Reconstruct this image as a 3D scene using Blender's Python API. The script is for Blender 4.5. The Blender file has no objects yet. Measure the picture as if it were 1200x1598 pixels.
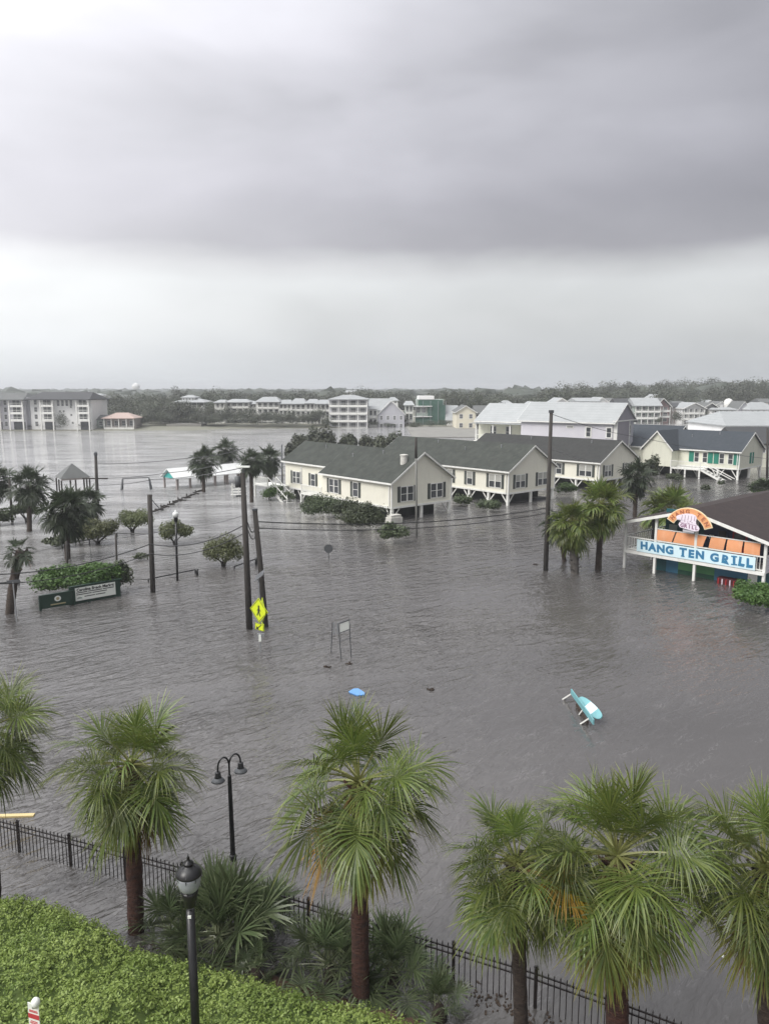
import bpy, bmesh, math, random
import numpy as np
from mathutils import Vector, Matrix

S = bpy.context.scene
C = S.collection
PI = math.pi
R = math.radians
random.seed(7)
rng = np.random.default_rng(7)

# ------------------------------------------------------------------ camera, light, exposure
CAM_H = 13.0
FOC = 1200.0
PITCH = math.atan(193 / 1200)
cd = bpy.data.cameras.new('camera')
cam = bpy.data.objects.new('camera', cd)
C.objects.link(cam)
cam.location = (0, 0, CAM_H)
cam.rotation_euler = (PI / 2 - PITCH, 0, 0)
cd.sensor_fit = 'VERTICAL'
cd.sensor_height = 36
cd.lens = FOC / 1598 * 36
cd.clip_start = .1
cd.clip_end = 9000
S.camera = cam
S.render.engine = 'CYCLES'
S.cycles.use_denoising = True
S.cycles.max_bounces = 6
S.cycles.diffuse_bounces = 3
S.cycles.glossy_bounces = 3
S.cycles.transmission_bounces = 4
S.cycles.volume_bounces = 0
S.cycles.transparent_max_bounces = 8
S.view_settings.view_transform = 'Standard'
S.view_settings.look = 'None'
S.view_settings.exposure = 0.74
S.view_settings.gamma = 1
S.view_settings.use_curve_mapping = False

SUN_EL, SUN_AZ = R(44), R(-128)          # azimuth measured from +Y towards +X
sd = bpy.data.lights.new('sun', 'SUN')
sd.energy = 1.4
sd.angle = R(28)
sd.color = (1, .97, .93)
sun = bpy.data.objects.new('sun', sd)
C.objects.link(sun)
sv = Vector((math.sin(SUN_AZ) * math.cos(SUN_EL), math.cos(SUN_AZ) * math.cos(SUN_EL), math.sin(SUN_EL)))
sun.rotation_euler = sv.to_track_quat('Z', 'Y').to_euler()
sun.location = sv * 60


class NT:
    """small helper round a node tree"""
    def __init__(s, tree):
        s.t = tree
        s.n = tree.nodes
        s.l = tree.links

    def add(s, typ, ins=None, **kw):
        n = s.n.new(typ)
        for k, v in kw.items():
            setattr(n, k, v)
        for k, v in (ins or {}).items():
            if isinstance(v, bpy.types.NodeSocket):
                s.l.new(v, n.inputs[k])
            else:
                n.inputs[k].default_value = v
        return n

    def math(s, op, a, b=0.0, clamp=False):
        n = s.n.new('ShaderNodeMath')
        n.operation = op
        n.use_clamp = clamp
        for i, v in enumerate((a, b)):
            if isinstance(v, bpy.types.NodeSocket):
                s.l.new(v, n.inputs[i])
            else:
                n.inputs[i].default_value = v
        return n.outputs[0]

    def ramp(s, fac, stops, interp='LINEAR'):
        n = s.n.new('ShaderNodeValToRGB')
        s.l.new(fac, n.inputs[0])
        cr = n.color_ramp
        cr.interpolation = interp
        while len(cr.elements) > len(stops):
            cr.elements.remove(cr.elements[-1])
        while len(cr.elements) < len(stops):
            cr.elements.new(1)
        for e, (p, c) in zip(cr.elements, stops):
            e.position = p
            e.color = (c, c, c, 1) if isinstance(c, (int, float)) else (*c, 1)
        return n.outputs[0]

    def mix(s, fac, a, b, blend='MIX'):
        n = s.n.new('ShaderNodeMix')
        n.data_type = 'RGBA'
        n.blend_type = blend
        for i, v in ((0, fac), (6, a), (7, b)):
            if isinstance(v, bpy.types.NodeSocket):
                s.l.new(v, n.inputs[i])
            else:
                n.inputs[i].default_value = v if i == 0 else (*v, 1)
        return n.outputs[2]


# ------------------------------------------------------------------ world: overcast storm sky
W = bpy.data.worlds.new('World')
S.world = W
W.use_nodes = True
w = NT(W.node_tree)
w.n.clear()
sky = w.add('ShaderNodeTexSky', sky_type='NISHITA')
sky.sun_disc = False
sky.sun_elevation = SUN_EL
sky.sun_rotation = SUN_AZ
sky.air_density = 1.5
sky.dust_density = 4
bg1 = w.add('ShaderNodeBackground', {'Color': sky.outputs[0], 'Strength': .1})
tc = w.add('ShaderNodeTexCoord')
sx = w.add('ShaderNodeSeparateXYZ', {0: tc.outputs['Generated']})
el = w.math('ARCSINE', sx.outputs[2])
az = w.math('ARCTAN2', sx.outputs[0], sx.outputs[1])
sinaz = w.math('SINE', az)
cosaz = w.math('COSINE', az)
# cloud space: stretched along the horizon
cv = w.add('ShaderNodeCombineXYZ', {0: w.math('MULTIPLY', sinaz, 1.5), 1: w.math('MULTIPLY', cosaz, 1.5), 2: w.math('MULTIPLY', el, 4.2)})
tilt = w.add('ShaderNodeMapping', {'Vector': cv.outputs[0], 'Rotation': (0, R(22), 0), 'Location': (5.3, .4, .2)})
n1 = w.add('ShaderNodeTexNoise', {'Vector': tilt.outputs[0], 'Scale': 1.5, 'Detail': 5, 'Roughness': .42, 'Distortion': .35})
n2 = w.add('ShaderNodeTexNoise', {'Vector': cv.outputs[0], 'Scale': 3.4, 'Detail': 8, 'Roughness': .5})
n3 = w.add('ShaderNodeTexNoise', {'Vector': tilt.outputs[0], 'Scale': 2.6, 'Detail': 4, 'Roughness': .45, 'Distortion': .2})
e2 = w.math('ADD', el, w.math('MULTIPLY', w.math('SUBTRACT', n2.outputs[0], .5), .045))
hi = 1.3
E_ = lambda d: R(d) / hi
fac = w.math('DIVIDE', e2, hi, True)
base = w.ramp(fac, [(0, (.34, .36, .375)), (E_(2), (.355, .37, .385)), (E_(5), (.41, .42, .43)), (E_(7.4), (.44, .45, .46)),
                    (E_(8.5), (.38, .382, .395)), (E_(9.8), (.265, .26, .285)), (E_(13), (.268, .262, .29)), (E_(17), (.33, .325, .355)),
                    (E_(22), (.365, .36, .39)), (E_(30), (.44, .44, .47)), (E_(50), (.90, .90, .93)), (1.0, (1.55, 1.55, 1.58))], 'LINEAR')
# streaks and lighter patches, only in the deck of cloud above the bright band
blot = w.ramp(n1.outputs[0], [(.30, .80), (.46, .98), (.60, 1.12), (.75, 1.26)], 'EASE')
fine = w.ramp(n3.outputs[0], [(.3, .84), (.7, 1.15)])
upper = w.ramp(fac, [(E_(8), .12), (E_(12), .75), (E_(18), 1)])
blot2 = w.mix(upper, (1, 1, 1), blot)
fine2 = w.mix(.55, (1, 1, 1), fine)
side = w.math('SUBTRACT', 1.03, w.math('MULTIPLY', sinaz, w.math('ADD', .20, w.math('MULTIPLY', upper, .50))))
sidec = w.add('ShaderNodeCombineColor', {0: side, 1: side, 2: side})
col = w.mix(1.0, w.mix(1.0, w.mix(1.0, base, blot2, 'MULTIPLY'), fine2, 'MULTIPLY'), sidec.outputs[0], 'MULTIPLY')
gd = (math.sin(R(-48)) * math.cos(R(24)), math.cos(R(-48)) * math.cos(R(24)), math.sin(R(24)))
dt = w.add('ShaderNodeVectorMath', {0: tc.outputs['Generated'], 1: gd}, operation='DOT_PRODUCT')
glow = w.math('MULTIPLY', w.math('POWER', w.math('MAXIMUM', dt.outputs['Value'], 0.0), 5.0), .27)
glc = w.add('ShaderNodeCombineColor', {0: glow, 1: glow, 2: glow})
col = w.mix(1.0, col, glc.outputs[0], 'ADD')
bg2 = w.add('ShaderNodeBackground', {'Color': col, 'Strength': 1.0})
ms = w.add('ShaderNodeMixShader', {0: .93, 1: bg1.outputs[0], 2: bg2.outputs[0]})
out = w.add('ShaderNodeOutputWorld', {0: ms.outputs[0]})


# ------------------------------------------------------------------ geometry of the photograph: pixel -> place
def ang(py):
    return PITCH + math.atan((py - 799) / FOC)


def ray(px, py):
    dx, dy = (px - 600) / FOC, (py - 799) / FOC
    return Vector((dx, math.cos(PITCH) - dy * math.sin(PITCH), -math.sin(PITCH) - dy * math.cos(PITCH)))


def P(px, py, z=0.0):
    d = ray(px, py)
    return Vector((0, 0, CAM_H)) + d * ((z - CAM_H) / d.z)


def D(px, py, Y):
    d = ray(px, py)
    return Vector((0, 0, CAM_H)) + d * (Y / d.y)


def ZY(Y, py):
    return CAM_H - Y * math.tan(ang(py))


def proj(v):
    dz = v[2] - CAM_H
    ax = v[1] * math.cos(PITCH) - dz * math.sin(PITCH)
    return 600 + FOC * v[0] / ax, 799 - FOC * (v[1] * math.sin(PITCH) + dz * math.cos(PITCH)) / ax


# ------------------------------------------------------------------ materials
def mat(name, c1, c2=None, rough=.7, scale=3.0, detail=5, bump=0.0, bscale=None, metal=0.0, coord='Object',
        lines=None, stretch=(1, 1, 1), rand=0.0, stain=None, spec=.5):
    m = bpy.data.materials.new(name)
    m.use_nodes = True
    t = NT(m.node_tree)
    b = t.n['Principled BSDF']
    b.inputs['Roughness'].default_value = rough
    b.inputs['Metallic'].default_value = metal
    b.inputs['Specular IOR Level'].default_value = spec
    c2 = c2 or tuple(x * .8 for x in c1)
    tc = t.add('ShaderNodeTexCoord')
    mp = t.add('ShaderNodeMapping', {'Vector': tc.outputs[coord], 'Scale': stretch})
    nz = t.add('ShaderNodeTexNoise', {'Vector': mp.outputs[0], 'Scale': scale, 'Detail': detail, 'Roughness': .6})
    f = t.ramp(nz.outputs[0], [(.3, 0), (.7, 1)])
    colr = t.mix(f, c1, c2)
    if rand:
        oi = t.add('ShaderNodeObjectInfo')
        hv = t.add('ShaderNodeHueSaturation', {'Color': colr, 'Value': t.math('ADD', 1 - rand / 2, t.math('MULTIPLY', oi.outputs['Random'], rand))})
        colr = hv.outputs[0]
    if stain:
        n4 = t.add('ShaderNodeTexNoise', {'Vector': t.add('ShaderNodeMapping', {'Vector': tc.outputs[coord], 'Scale': (1.3, 1.3, .25)}).outputs[0], 'Scale': 2.2, 'Detail': 6})
        colr = t.mix(t.ramp(n4.outputs[0], [(.52, 0), (.8, .55)]), colr, stain)
    t.l.new(colr, b.inputs['Base Color'])
    if lines:
        # lines = (axis, period, depth, darkness): lap siding, seams
        ax, per, dep, dark = lines
        s = t.add('ShaderNodeSeparateXYZ', {0: tc.outputs[coord]})
        fr = t.math('FRACT', t.math('DIVIDE', s.outputs[ax], per))
        prof = t.ramp(fr, [(0, 0), (.08, .2), (.14, 1), (1, .75)])
        bn = t.add('ShaderNodeBump', {'Height': prof, 'Strength': 1, 'Distance': dep})
        t.l.new(bn.outputs[0], b.inputs['Normal'])
        if dark:
            colr = t.mix(t.ramp(fr, [(0, dark), (.1, 0), (1, 0)]), colr, tuple(x * .45 for x in c1))
            t.l.new(colr, b.inputs['Base Color'])
    elif bump:
        nb = t.add('ShaderNodeTexNoise', {'Vector': mp.outputs[0], 'Scale': bscale or scale * 6, 'Detail': 6, 'Roughness': .65})
        bn = t.add('ShaderNodeBump', {'Height': nb.outputs[0], 'Strength': .9, 'Distance': bump})
        t.l.new(bn.outputs[0], b.inputs['Normal'])
    return m


def leafmat(name, c1, c2, tip=None, trans=.36, rough=.5, rand=.5):
    m = bpy.data.materials.new(name)
    m.use_nodes = True
    t = NT(m.node_tree)
    b = t.n['Principled BSDF']
    b.inputs['Roughness'].default_value = rough
    b.inputs['Specular IOR Level'].default_value = .45
    at = t.add('ShaderNodeAttribute', attribute_name='tone')
    oi = t.add('ShaderNodeObjectInfo')
    colr = t.mix(at.outputs['Fac'], c1, c2)
    if tip:
        a2 = t.add('ShaderNodeAttribute', attribute_name='tip')
        colr = t.mix(t.ramp(a2.outputs['Fac'], [(.62, 0), (1, .75)]), colr, tip)
    hv = t.add('ShaderNodeHueSaturation', {'Color': colr, 'Value': t.math('ADD', 1 - rand / 2, t.math('MULTIPLY', oi.outputs['Random'], rand)),
                                           'Hue': t.math('ADD', .488, t.math('MULTIPLY', oi.outputs['Random'], .024))})
    t.l.new(hv.outputs[0], b.inputs['Base Color'])
    tr = t.add('ShaderNodeBsdfTranslucent', {'Color': hv.outputs[0]})
    mx = t.add('ShaderNodeMixShader', {0: trans, 1: b.outputs[0], 2: tr.outputs[0]})
    t.l.new(mx.outputs[0], t.n['Material Output'].inputs[0])
    return m


M = {}
CREAM = (.80, .78, .66)
M['cream'] = mat('cream_siding', CREAM, (.77, .75, .64), .6, 1.2, lines=(2, .13, .012, .30), stain=(.66, .64, .53))
M['cream2'] = mat('pale_siding', (.70, .70, .58), (.66, .66, .55), .6, 1.2, lines=(2, .13, .012, .35), stain=(.5, .49, .4))
M['white'] = mat('white_paint', (.78, .78, .74), (.70, .70, .66), .5, 2.5, stain=(.5, .49, .44))
M['white_far'] = mat('white_wall', (.82, .82, .80), (.76, .76, .75), .7, .6, rand=.12)
M['grey_wall'] = mat('grey_siding', (.50, .50, .53), (.45, .45, .48), .7, .6, rand=.1)
M['mauve'] = mat('mauve_siding', (.30, .28, .31), (.26, .25, .28), .7, .6, lines=(2, .16, .01, .3))
M['lilac'] = mat('lilac_siding', (.60, .59, .62), (.55, .54, .58), .7, .6, lines=(2, .16, .01, .3))
M['cream_far'] = mat('cream_wall', (.72, .68, .55), (.66, .62, .5), .7, .6)
M['pink_wall'] = mat('pink_wall', (.42, .27, .26), (.38, .25, .24), .7, .6)
M['sage'] = mat('sage_wall', (.33, .38, .34), (.29, .34, .31), .7, .6)
M['taupe'] = mat('taupe_wall', (.33, .29, .27), (.28, .25, .24), .7, .6)
M['peach'] = mat('peach_roof', (.42, .32, .27), (.38, .29, .26), .7, .8)
M['roof'] = mat('grey_green_shingles', (.060, .066, .058), (.036, .040, .036), .9, 1.0, 10, bump=.012, bscale=26, stain=(.088, .090, .074), spec=.2)
M['roof2'] = mat('dark_grey_shingles', (.046, .047, .045), (.034, .035, .034), .9, 1.6, 8, bump=.01, bscale=26, stain=(.062, .062, .058), spec=.2)
M['roof_blue'] = mat('blue_grey_shingles', (.052, .060, .070), (.042, .05, .058), .9, 1.6, 8, bump=.01, bscale=26, stain=(.07, .077, .083), spec=.2)
M['roof_brown'] = mat('brown_shingles', (.046, .035, .033), (.033, .026, .026), .9, 2.5, 8, bump=.012, bscale=26, stain=(.075, .055, .05), spec=.25)
M['roof_dark'] = mat('charcoal_roof', (.050, .052, .054), (.042, .044, .046), .8, .8)
M['roof_grey'] = mat('grey_roof', (.12, .125, .12), (.095, .10, .098), .8, .8)
M['roof_white'] = mat('white_metal_roof', (.34, .355, .355), (.29, .305, .305), .6, .6, lines=(0, .6, .03, .25), rand=.1)
M['glass'] = mat('window_glass', (.035, .04, .045), (.07, .075, .08), .12, .7, spec=.8)
M['glass_far'] = mat('dark_window_glass', (.09, .095, .10), (.16, .165, .17), .3, .3, rand=.4)
M['shutter'] = mat('dark_green_shutter', (.062, .070, .062), (.05, .057, .05), .6, 4, lines=(2, .07, .01, .3))
M['green_shutter'] = mat('green_shutter', (.008, .20, .14), (.01, .16, .11), .6, 4)
M['blind'] = mat('window_blind', (.42, .42, .38), (.36, .36, .33), .7, 4, lines=(2, .06, .01, .3))
M['wood_pole'] = mat('weathered_dark_pole', (.032, .028, .025), (.06, .054, .048), .9, 5, stretch=(3, 3, .35), bump=.01)
M['grey_pole'] = mat('grey_pole', (.24, .24, .22), (.16, .16, .15), .8, 5, stretch=(3, 3, .35))
M['black_metal'] = mat('black_metal', (.008, .008, .009), (.014, .014, .014), .35, 6)
M['iron'] = mat('dark_brown_iron', (.012, .009, .009), (.022, .017, .015), .45, 8)
M['metal'] = mat('galvanised_metal', (.33, .34, .35), (.26, .27, .28), .45, 8, metal=.4)
M['metal_dark'] = mat('dull_grey_metal', (.10, .105, .11), (.07, .075, .08), .55, 8, metal=.3)
M['concrete'] = mat('pale_concrete', (.62, .61, .56), (.45, .44, .4), .85, 3, bump=.01)
M['bark'] = mat('palm_bark', (.085, .062, .048), (.024, .017, .014), .92, 5, 8, bump=.11, bscale=11, stretch=(1, 1, 2.6), stain=(.13, .11, .085))
M['bark_red'] = mat('wet_reddish_bark', (.105, .042, .026), (.026, .012, .010), .8, 5, 8, bump=.11, bscale=11, stretch=(1, 1, 2.6), stain=(.12, .075, .05))
M['bark_grey'] = mat('grey_bark', (.10, .09, .08), (.06, .055, .05), .9, 5, bump=.02)
M['yellow'] = mat('fluorescent_yellow_sign', (.62, .72, .015), (.55, .66, .02), .35, 3)
M['black_print'] = mat('black_print', (.012, .012, .012), (.015, .015, .015), .5)
M['plank'] = mat('yellow_pine', (.62, .50, .24), (.52, .41, .2), .6, 3, stretch=(1, 6, 6))
M['teal'] = mat('turquoise_paint', (.16, .46, .44), (.13, .40, .40), .4, 3)
M['teal_wall'] = mat('teal_wall', (.05, .42, .38), (.06, .36, .34), .6, 2)
M['dark_teal'] = mat('dark_teal_wall', (.012, .10, .11), (.01, .075, .09), .6, 1.5)
M['navy'] = mat('navy_wall', (.035, .05, .11), (.03, .04, .085), .6, 1.5)
M['blue_wall'] = mat('blue_wall', (.04, .17, .28), (.035, .14, .23), .6, 1.5)
M['green_wall'] = mat('leaf_green_wall', (.10, .30, .11), (.05, .2, .08), .6, 1.2)
M['green_dark'] = mat('deep_green_wall', (.01, .085, .045), (.012, .06, .035), .5, 1.2)
M['orange'] = mat('orange_canvas', (.78, .36, .18), (.72, .31, .14), .8, 1.2, rand=.12, stain=(.80, .46, .29))
M['banner'] = mat('pale_blue_banner', (.66, .82, .86), (.58, .76, .82), .5, 1.0)
M['banner_blue'] = mat('blue_lettering', (.03, .14, .30), (.03, .20, .34), .5, 2.5)
M['red'] = mat('red_paint', (.45, .03, .03), (.35, .02, .03), .5)
M['cream_trim'] = mat('cream_outline', (.85, .76, .50), (.8, .7, .45), .5)
M['orange_sign'] = mat('orange_sign', (.70, .30, .14), (.75, .38, .16), .5, 6)
M['rust_print'] = mat('rust_lettering', (.34, .10, .05), (.38, .13, .06), .5)
M['pink_white'] = mat('pinkish_white', (.80, .74, .80), (.74, .66, .74), .5, 5)
M['plum'] = mat('plum_lettering', (.20, .08, .16), (.24, .10, .18), .5)
M['sign_green'] = mat('dark_green_board', (.010, .035, .022), (.014, .042, .028), .5, 3)
M['gold'] = mat('gold_lettering', (.40, .36, .2), (.35, .3, .18), .5)
M['sign_white'] = mat('white_vinyl', (.78, .80, .74), (.72, .75, .70), .5)
M['blue_float'] = mat('bright_blue_plastic', (.09, .24, .52), (.11, .28, .55), .45)
M['aqua'] = mat('aqua_paint', (.17, .40, .42), (.12, .30, .33), .45, 4)
M['aqua_pale'] = mat('pale_print', (.62, .74, .78), (.72, .74, .80), .35, 6)
M['sand'] = mat('pale_sand', (.24, .235, .21), (.18, .175, .16), .9, .3)
M['dark_red'] = mat('dark_red_counter', (.10, .012, .016), (.06, .008, .012), .6)
M['under'] = mat('underfloor_shade', (.035, .037, .034), (.02, .022, .02), .9, 2)  # shade colour for the added fill below the stilt houses
M['roof_bright'] = mat('bright_white_roof', (.74, .75, .74), (.62, .63, .62), .5, 1)
M['net'] = mat('green_scaffold_net', (.045, .12, .085), (.035, .09, .07), .8, .5, stain=(.09, .16, .12))
M['debris'] = mat('brown_flotsam', (.06, .04, .025), (.035, .025, .02), .9, 9)
M['globe'] = mat('frosted_globe', (.7, .72, .7), (.62, .64, .62), .3)
M['lens'] = mat('clear_acrylic_lens', (.34, .36, .38), (.26, .28, .30), .15, 9, spec=.8)
M['red_band'] = mat('red_print', (.50, .05, .06), (.44, .05, .06), .5)
M['frond'] = leafmat('palm_leaf', (.052, .095, .018), (.195, .228, .055), tip=(.38, .37, .15), rough=.34)
M['frond_old'] = leafmat('yellowing_palm_leaf', (.17, .20, .035), (.28, .27, .07), tip=(.40, .28, .10))
M['frond_dead'] = leafmat('dead_palm_leaf', (.20, .105, .03), (.30, .18, .05), tip=(.25, .13, .05), trans=.1)
M['frond_gold'] = leafmat('golden_palm_leaf', (.45, .30, .04), (.36, .22, .03), tip=(.35, .20, .06))
M['frond_far'] = leafmat('dull_palm_leaf', (.030, .044, .024), (.060, .078, .040), tip=(.075, .085, .05))
M['frond_blue'] = leafmat('palmetto_leaf', (.065, .098, .040), (.165, .200, .105), tip=(.30, .33, .20), rough=.34)
M['hedge'] = leafmat('hedge_leaf', (.12, .20, .035), (.30, .40, .11), trans=.3, rand=0)
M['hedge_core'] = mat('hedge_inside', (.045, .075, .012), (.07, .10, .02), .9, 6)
M['bush'] = leafmat('bush_leaf', (.032, .048, .020), (.070, .092, .036), trans=.2)
M['bush_bright'] = leafmat('green_bush_leaf', (.035, .085, .015), (.085, .16, .03), trans=.25)
M['olive'] = leafmat('olive_leaf', (.075, .090, .032), (.125, .145, .055), trans=.2)
M['tree_far'] = leafmat('far_tree_leaf', (.040, .050, .030), (.072, .082, .045), trans=.15, rand=.35)
M['wood_far'] = leafmat('wood_leaf', (.035, .046, .032), (.055, .068, .045), trans=.1, rand=.1)
M['stem'] = leafmat('petiole', (.24, .27, .10), (.20, .25, .08), trans=.0)


def water_mat():
    m = bpy.data.materials.new('flood_water')
    m.use_nodes = True
    t = NT(m.node_tree)
    b = t.n['Principled BSDF']
    tc = t.add('ShaderNodeTexCoord')
    o = tc.outputs['Object']
    def rot_noise(scale, stretch, rot, detail, rough, dist):
        m1 = t.add('ShaderNodeMapping', {'Vector': o, 'Rotation': (0, 0, R(-rot))})
        m2 = t.add('ShaderNodeMapping', {'Vector': m1.outputs[0], 'Scale': stretch})
        return t.add('ShaderNodeTexNoise', {'Vector': m2.outputs[0], 'Scale': scale, 'Detail': detail, 'Roughness': rough, 'Distortion': dist}).outputs[0]
    big = rot_noise(1, (.03, .07, 1), 8, 5, .5, 0)
    colr = t.mix(t.ramp(big, [(.35, 0), (.65, 1)]), (.068, .064, .061), (.100, .094, .090))
    # open lake beyond the street: bright sky sheen painted paler, plus foam streaks
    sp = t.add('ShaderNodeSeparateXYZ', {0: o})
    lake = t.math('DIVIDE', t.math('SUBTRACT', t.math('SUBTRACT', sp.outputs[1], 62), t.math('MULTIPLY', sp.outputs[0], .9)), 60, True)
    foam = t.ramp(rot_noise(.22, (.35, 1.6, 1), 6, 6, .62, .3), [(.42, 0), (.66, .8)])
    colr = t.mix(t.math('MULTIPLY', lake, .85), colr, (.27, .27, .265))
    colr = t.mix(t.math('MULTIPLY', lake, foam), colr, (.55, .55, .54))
    t.l.new(colr, b.inputs['Base Color'])
    b.inputs['Roughness'].default_value = .07
    b.inputs['IOR'].default_value = 1.62
    b.inputs['Specular IOR Level'].default_value = .5

    layer = rot_noise
    a = layer(1.0, (.6, 1.7, 1), 38, 2, .45, .7)
    c = layer(3.0, (.6, 1.9, 1), 50, 2, .5, .9)
    d = layer(9.0, (.7, 1.6, 1), 25, 2, .5, .3)
    # calmer in the lee: gusts make rough and smooth patches
    g = layer(.045, (1, 1.6, 1), 10, 3, .5, .4)
    gust = t.ramp(g, [(.38, .22), (.62, 1)])
    ridge = lambda n_: t.math('SUBTRACT', 1.0, t.math('ABSOLUTE', t.math('SUBTRACT', t.math('MULTIPLY', n_, 2.6), 1.3)))
    h = t.math('ADD', t.math('ADD', t.math('MULTIPLY', a, 1.0), t.math('MULTIPLY', c, .42)), t.math('MULTIPLY', d, .05))
    # sheltered, nearly smooth water behind the planting at the near right
    lee = t.math('ADD', t.math('MULTIPLY', t.math('SUBTRACT', 31, sp.outputs[1]), .045), t.math('MULTIPLY', sp.outputs[0], .055))
    lee = t.math('SUBTRACT', 1.0, t.math('MULTIPLY', t.math('MULTIPLY', lee, 1.0, True), .82))
    h = t.math('MULTIPLY', t.math('MULTIPLY', h, gust), lee)
    crest_sheen = t.math('MULTIPLY', t.ramp(ridge(c), [(.90, 0), (1.0, 1)]), t.ramp(a, [(.54, 0), (.70, .20)]))  # paler wave crests painted in for the reflection contrast of the chop
    t.l.new(t.mix(crest_sheen, colr, (.36, .35, .345)), b.inputs['Base Color'])
    bn = t.add('ShaderNodeBump', {'Height': h, 'Strength': 1.0, 'Distance': .30})
    t.l.new(bn.outputs[0], b.inputs['Normal'])
    return m


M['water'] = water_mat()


def ground_mat():
    m = bpy.data.materials.new('muddy_ground')
    m.use_nodes = True
    t = NT(m.node_tree)
    b = t.n['Principled BSDF']
    tc = t.add('ShaderNodeTexCoord')
    nz = t.add('ShaderNodeTexNoise', {'Vector': tc.outputs['Object'], 'Scale': 1.7, 'Detail': 8, 'Roughness': .65})
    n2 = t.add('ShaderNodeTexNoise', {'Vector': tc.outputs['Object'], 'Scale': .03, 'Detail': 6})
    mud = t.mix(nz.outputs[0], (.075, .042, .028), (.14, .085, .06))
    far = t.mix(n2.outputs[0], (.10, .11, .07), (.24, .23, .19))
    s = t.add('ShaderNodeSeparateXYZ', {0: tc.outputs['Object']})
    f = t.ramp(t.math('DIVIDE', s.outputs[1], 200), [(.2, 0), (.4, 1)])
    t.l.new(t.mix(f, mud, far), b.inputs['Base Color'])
    b.inputs['Roughness'].default_value = .75
    bn = t.add('ShaderNodeBump', {'Height': nz.outputs[0], 'Strength': .8, 'Distance': .04})
    t.l.new(bn.outputs[0], b.inputs['Normal'])
    return m


M['ground'] = ground_mat()


# ------------------------------------------------------------------ mesh helpers
class MB:
    def __init__(s):
        s.v, s.f = [], []

    def poly(s, pts):
        i = len(s.v)
        s.v += [tuple(p) for p in pts]
        s.f.append(tuple(range(i, i + len(pts))))
        return s

    def box(s, x0, x1, y0, y1, z0, z1, m=None):
        i = len(s.v)
        p = [(x, y, z) for z in (z0, z1) for y in (y0, y1) for x in (x0, x1)]
        if m:
            p = [tuple(m @ Vector(q)) for q in p]
        s.v += p
        for f in ((0, 2, 3, 1), (4, 5, 7, 6), (0, 1, 5, 4), (2, 6, 7, 3), (0, 4, 6, 2), (1, 3, 7, 5)):
            s.f.append(tuple(i + k for k in f))
        return s

    def bar(s, a, b, wx, wy=None):
        """square bar from a to b"""
        a, b = Vector(a), Vector(b)
        wy = wy or wx
        d = b - a
        q = d.to_track_quat('Z', 'Y') if d.length else None
        m = Matrix.Translation(a) @ q.to_matrix().to_4x4()
        return s.box(-wx / 2, wx / 2, -wy / 2, wy / 2, 0, d.length, m)

    def tube(s, pts, rad, n=8, cap=True):
        pts = [Vector(p) for p in pts]
        rad = rad if isinstance(rad, (list, tuple)) else [rad] * len(pts)
        i0 = len(s.v)
        ref = None
        for k, p in enumerate(pts):
            d = (pts[min(k + 1, len(pts) - 1)] - pts[max(k - 1, 0)]).normalized()
            if ref is None:
                ref = Vector((1, 0, 0)) if abs(d.x) < .9 else Vector((0, 1, 0))
            u = (ref - d * ref.dot(d)).normalized()
            vv = d.cross(u)
            ref = u
            for j in range(n):
                a = 2 * PI * j / n
                s.v.append(tuple(p + (u * math.cos(a) + vv * math.sin(a)) * rad[k]))
        for k in range(len(pts) - 1):
            for j in range(n):
                a, b = i0 + k * n + j, i0 + k * n + (j + 1) % n
                s.f.append((a, b, b + n, a + n))
        if cap:
            s.f.append(tuple(i0 + j for j in range(n))[::-1])
            s.f.append(tuple(i0 + (len(pts) - 1) * n + j for j in range(n)))
        return s

    def lathe(s, prof, n=16, at=(0, 0, 0)):
        return s.tube([(at[0], at[1], at[2] + z) for r, z in prof], [max(r, .001) for r, z in prof], n)

    def prism(s, pts, y0, y1):
        """polygon in x,z extruded along y"""
        i, n = len(s.v), len(pts)
        s.v += [(x, y0, z) for x, z in pts] + [(x, y1, z) for x, z in pts]
        s.f.append(tuple(range(i, i + n)))
        s.f.append(tuple(range(i + 2 * n - 1, i + n - 1, -1)))
        for k in range(n):
            a, b = i + k, i + (k + 1) % n
            s.f.append((a, a + n, b + n, b))
        return s

    def mesh(s, name, m, smooth=False):
        me = bpy.data.meshes.new(name)
        me.from_pydata(s.v, [], s.f)
        me.materials.append(m)
        if smooth:
            me.polygons.foreach_set('use_smooth', [True] * len(me.polygons))
        me.update()
        return me

    def build(s, name, m, parent=None, smooth=False, **kw):
        return obj(name, s.mesh(name, m, smooth), parent, **kw)


def obj(name, me, parent=None, loc=(0, 0, 0), rotz=0.0, rot=None, scale=None):
    o = bpy.data.objects.new(name, me)
    C.objects.link(o)
    o.location = loc
    o.rotation_euler = rot or (0, 0, rotz)
    if scale:
        o.scale = (scale,) * 3 if isinstance(scale, (int, float)) else scale
    if parent:
        o.parent = parent
    return o


def tag(o, label=None, cat=None, group=None, kind=None):
    if label:
        o['label'] = label
    if cat:
        o['category'] = cat
    if group:
        o['group'] = group
    if kind:
        o['kind'] = kind
    return o


def thing(name, label, cat, loc=(0, 0, 0), rotz=0.0, group=None):
    return tag(obj(name, None, None, loc, rotz), label, cat, group)


FONT = bpy.data.curves.new('f', 'FONT').font


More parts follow.
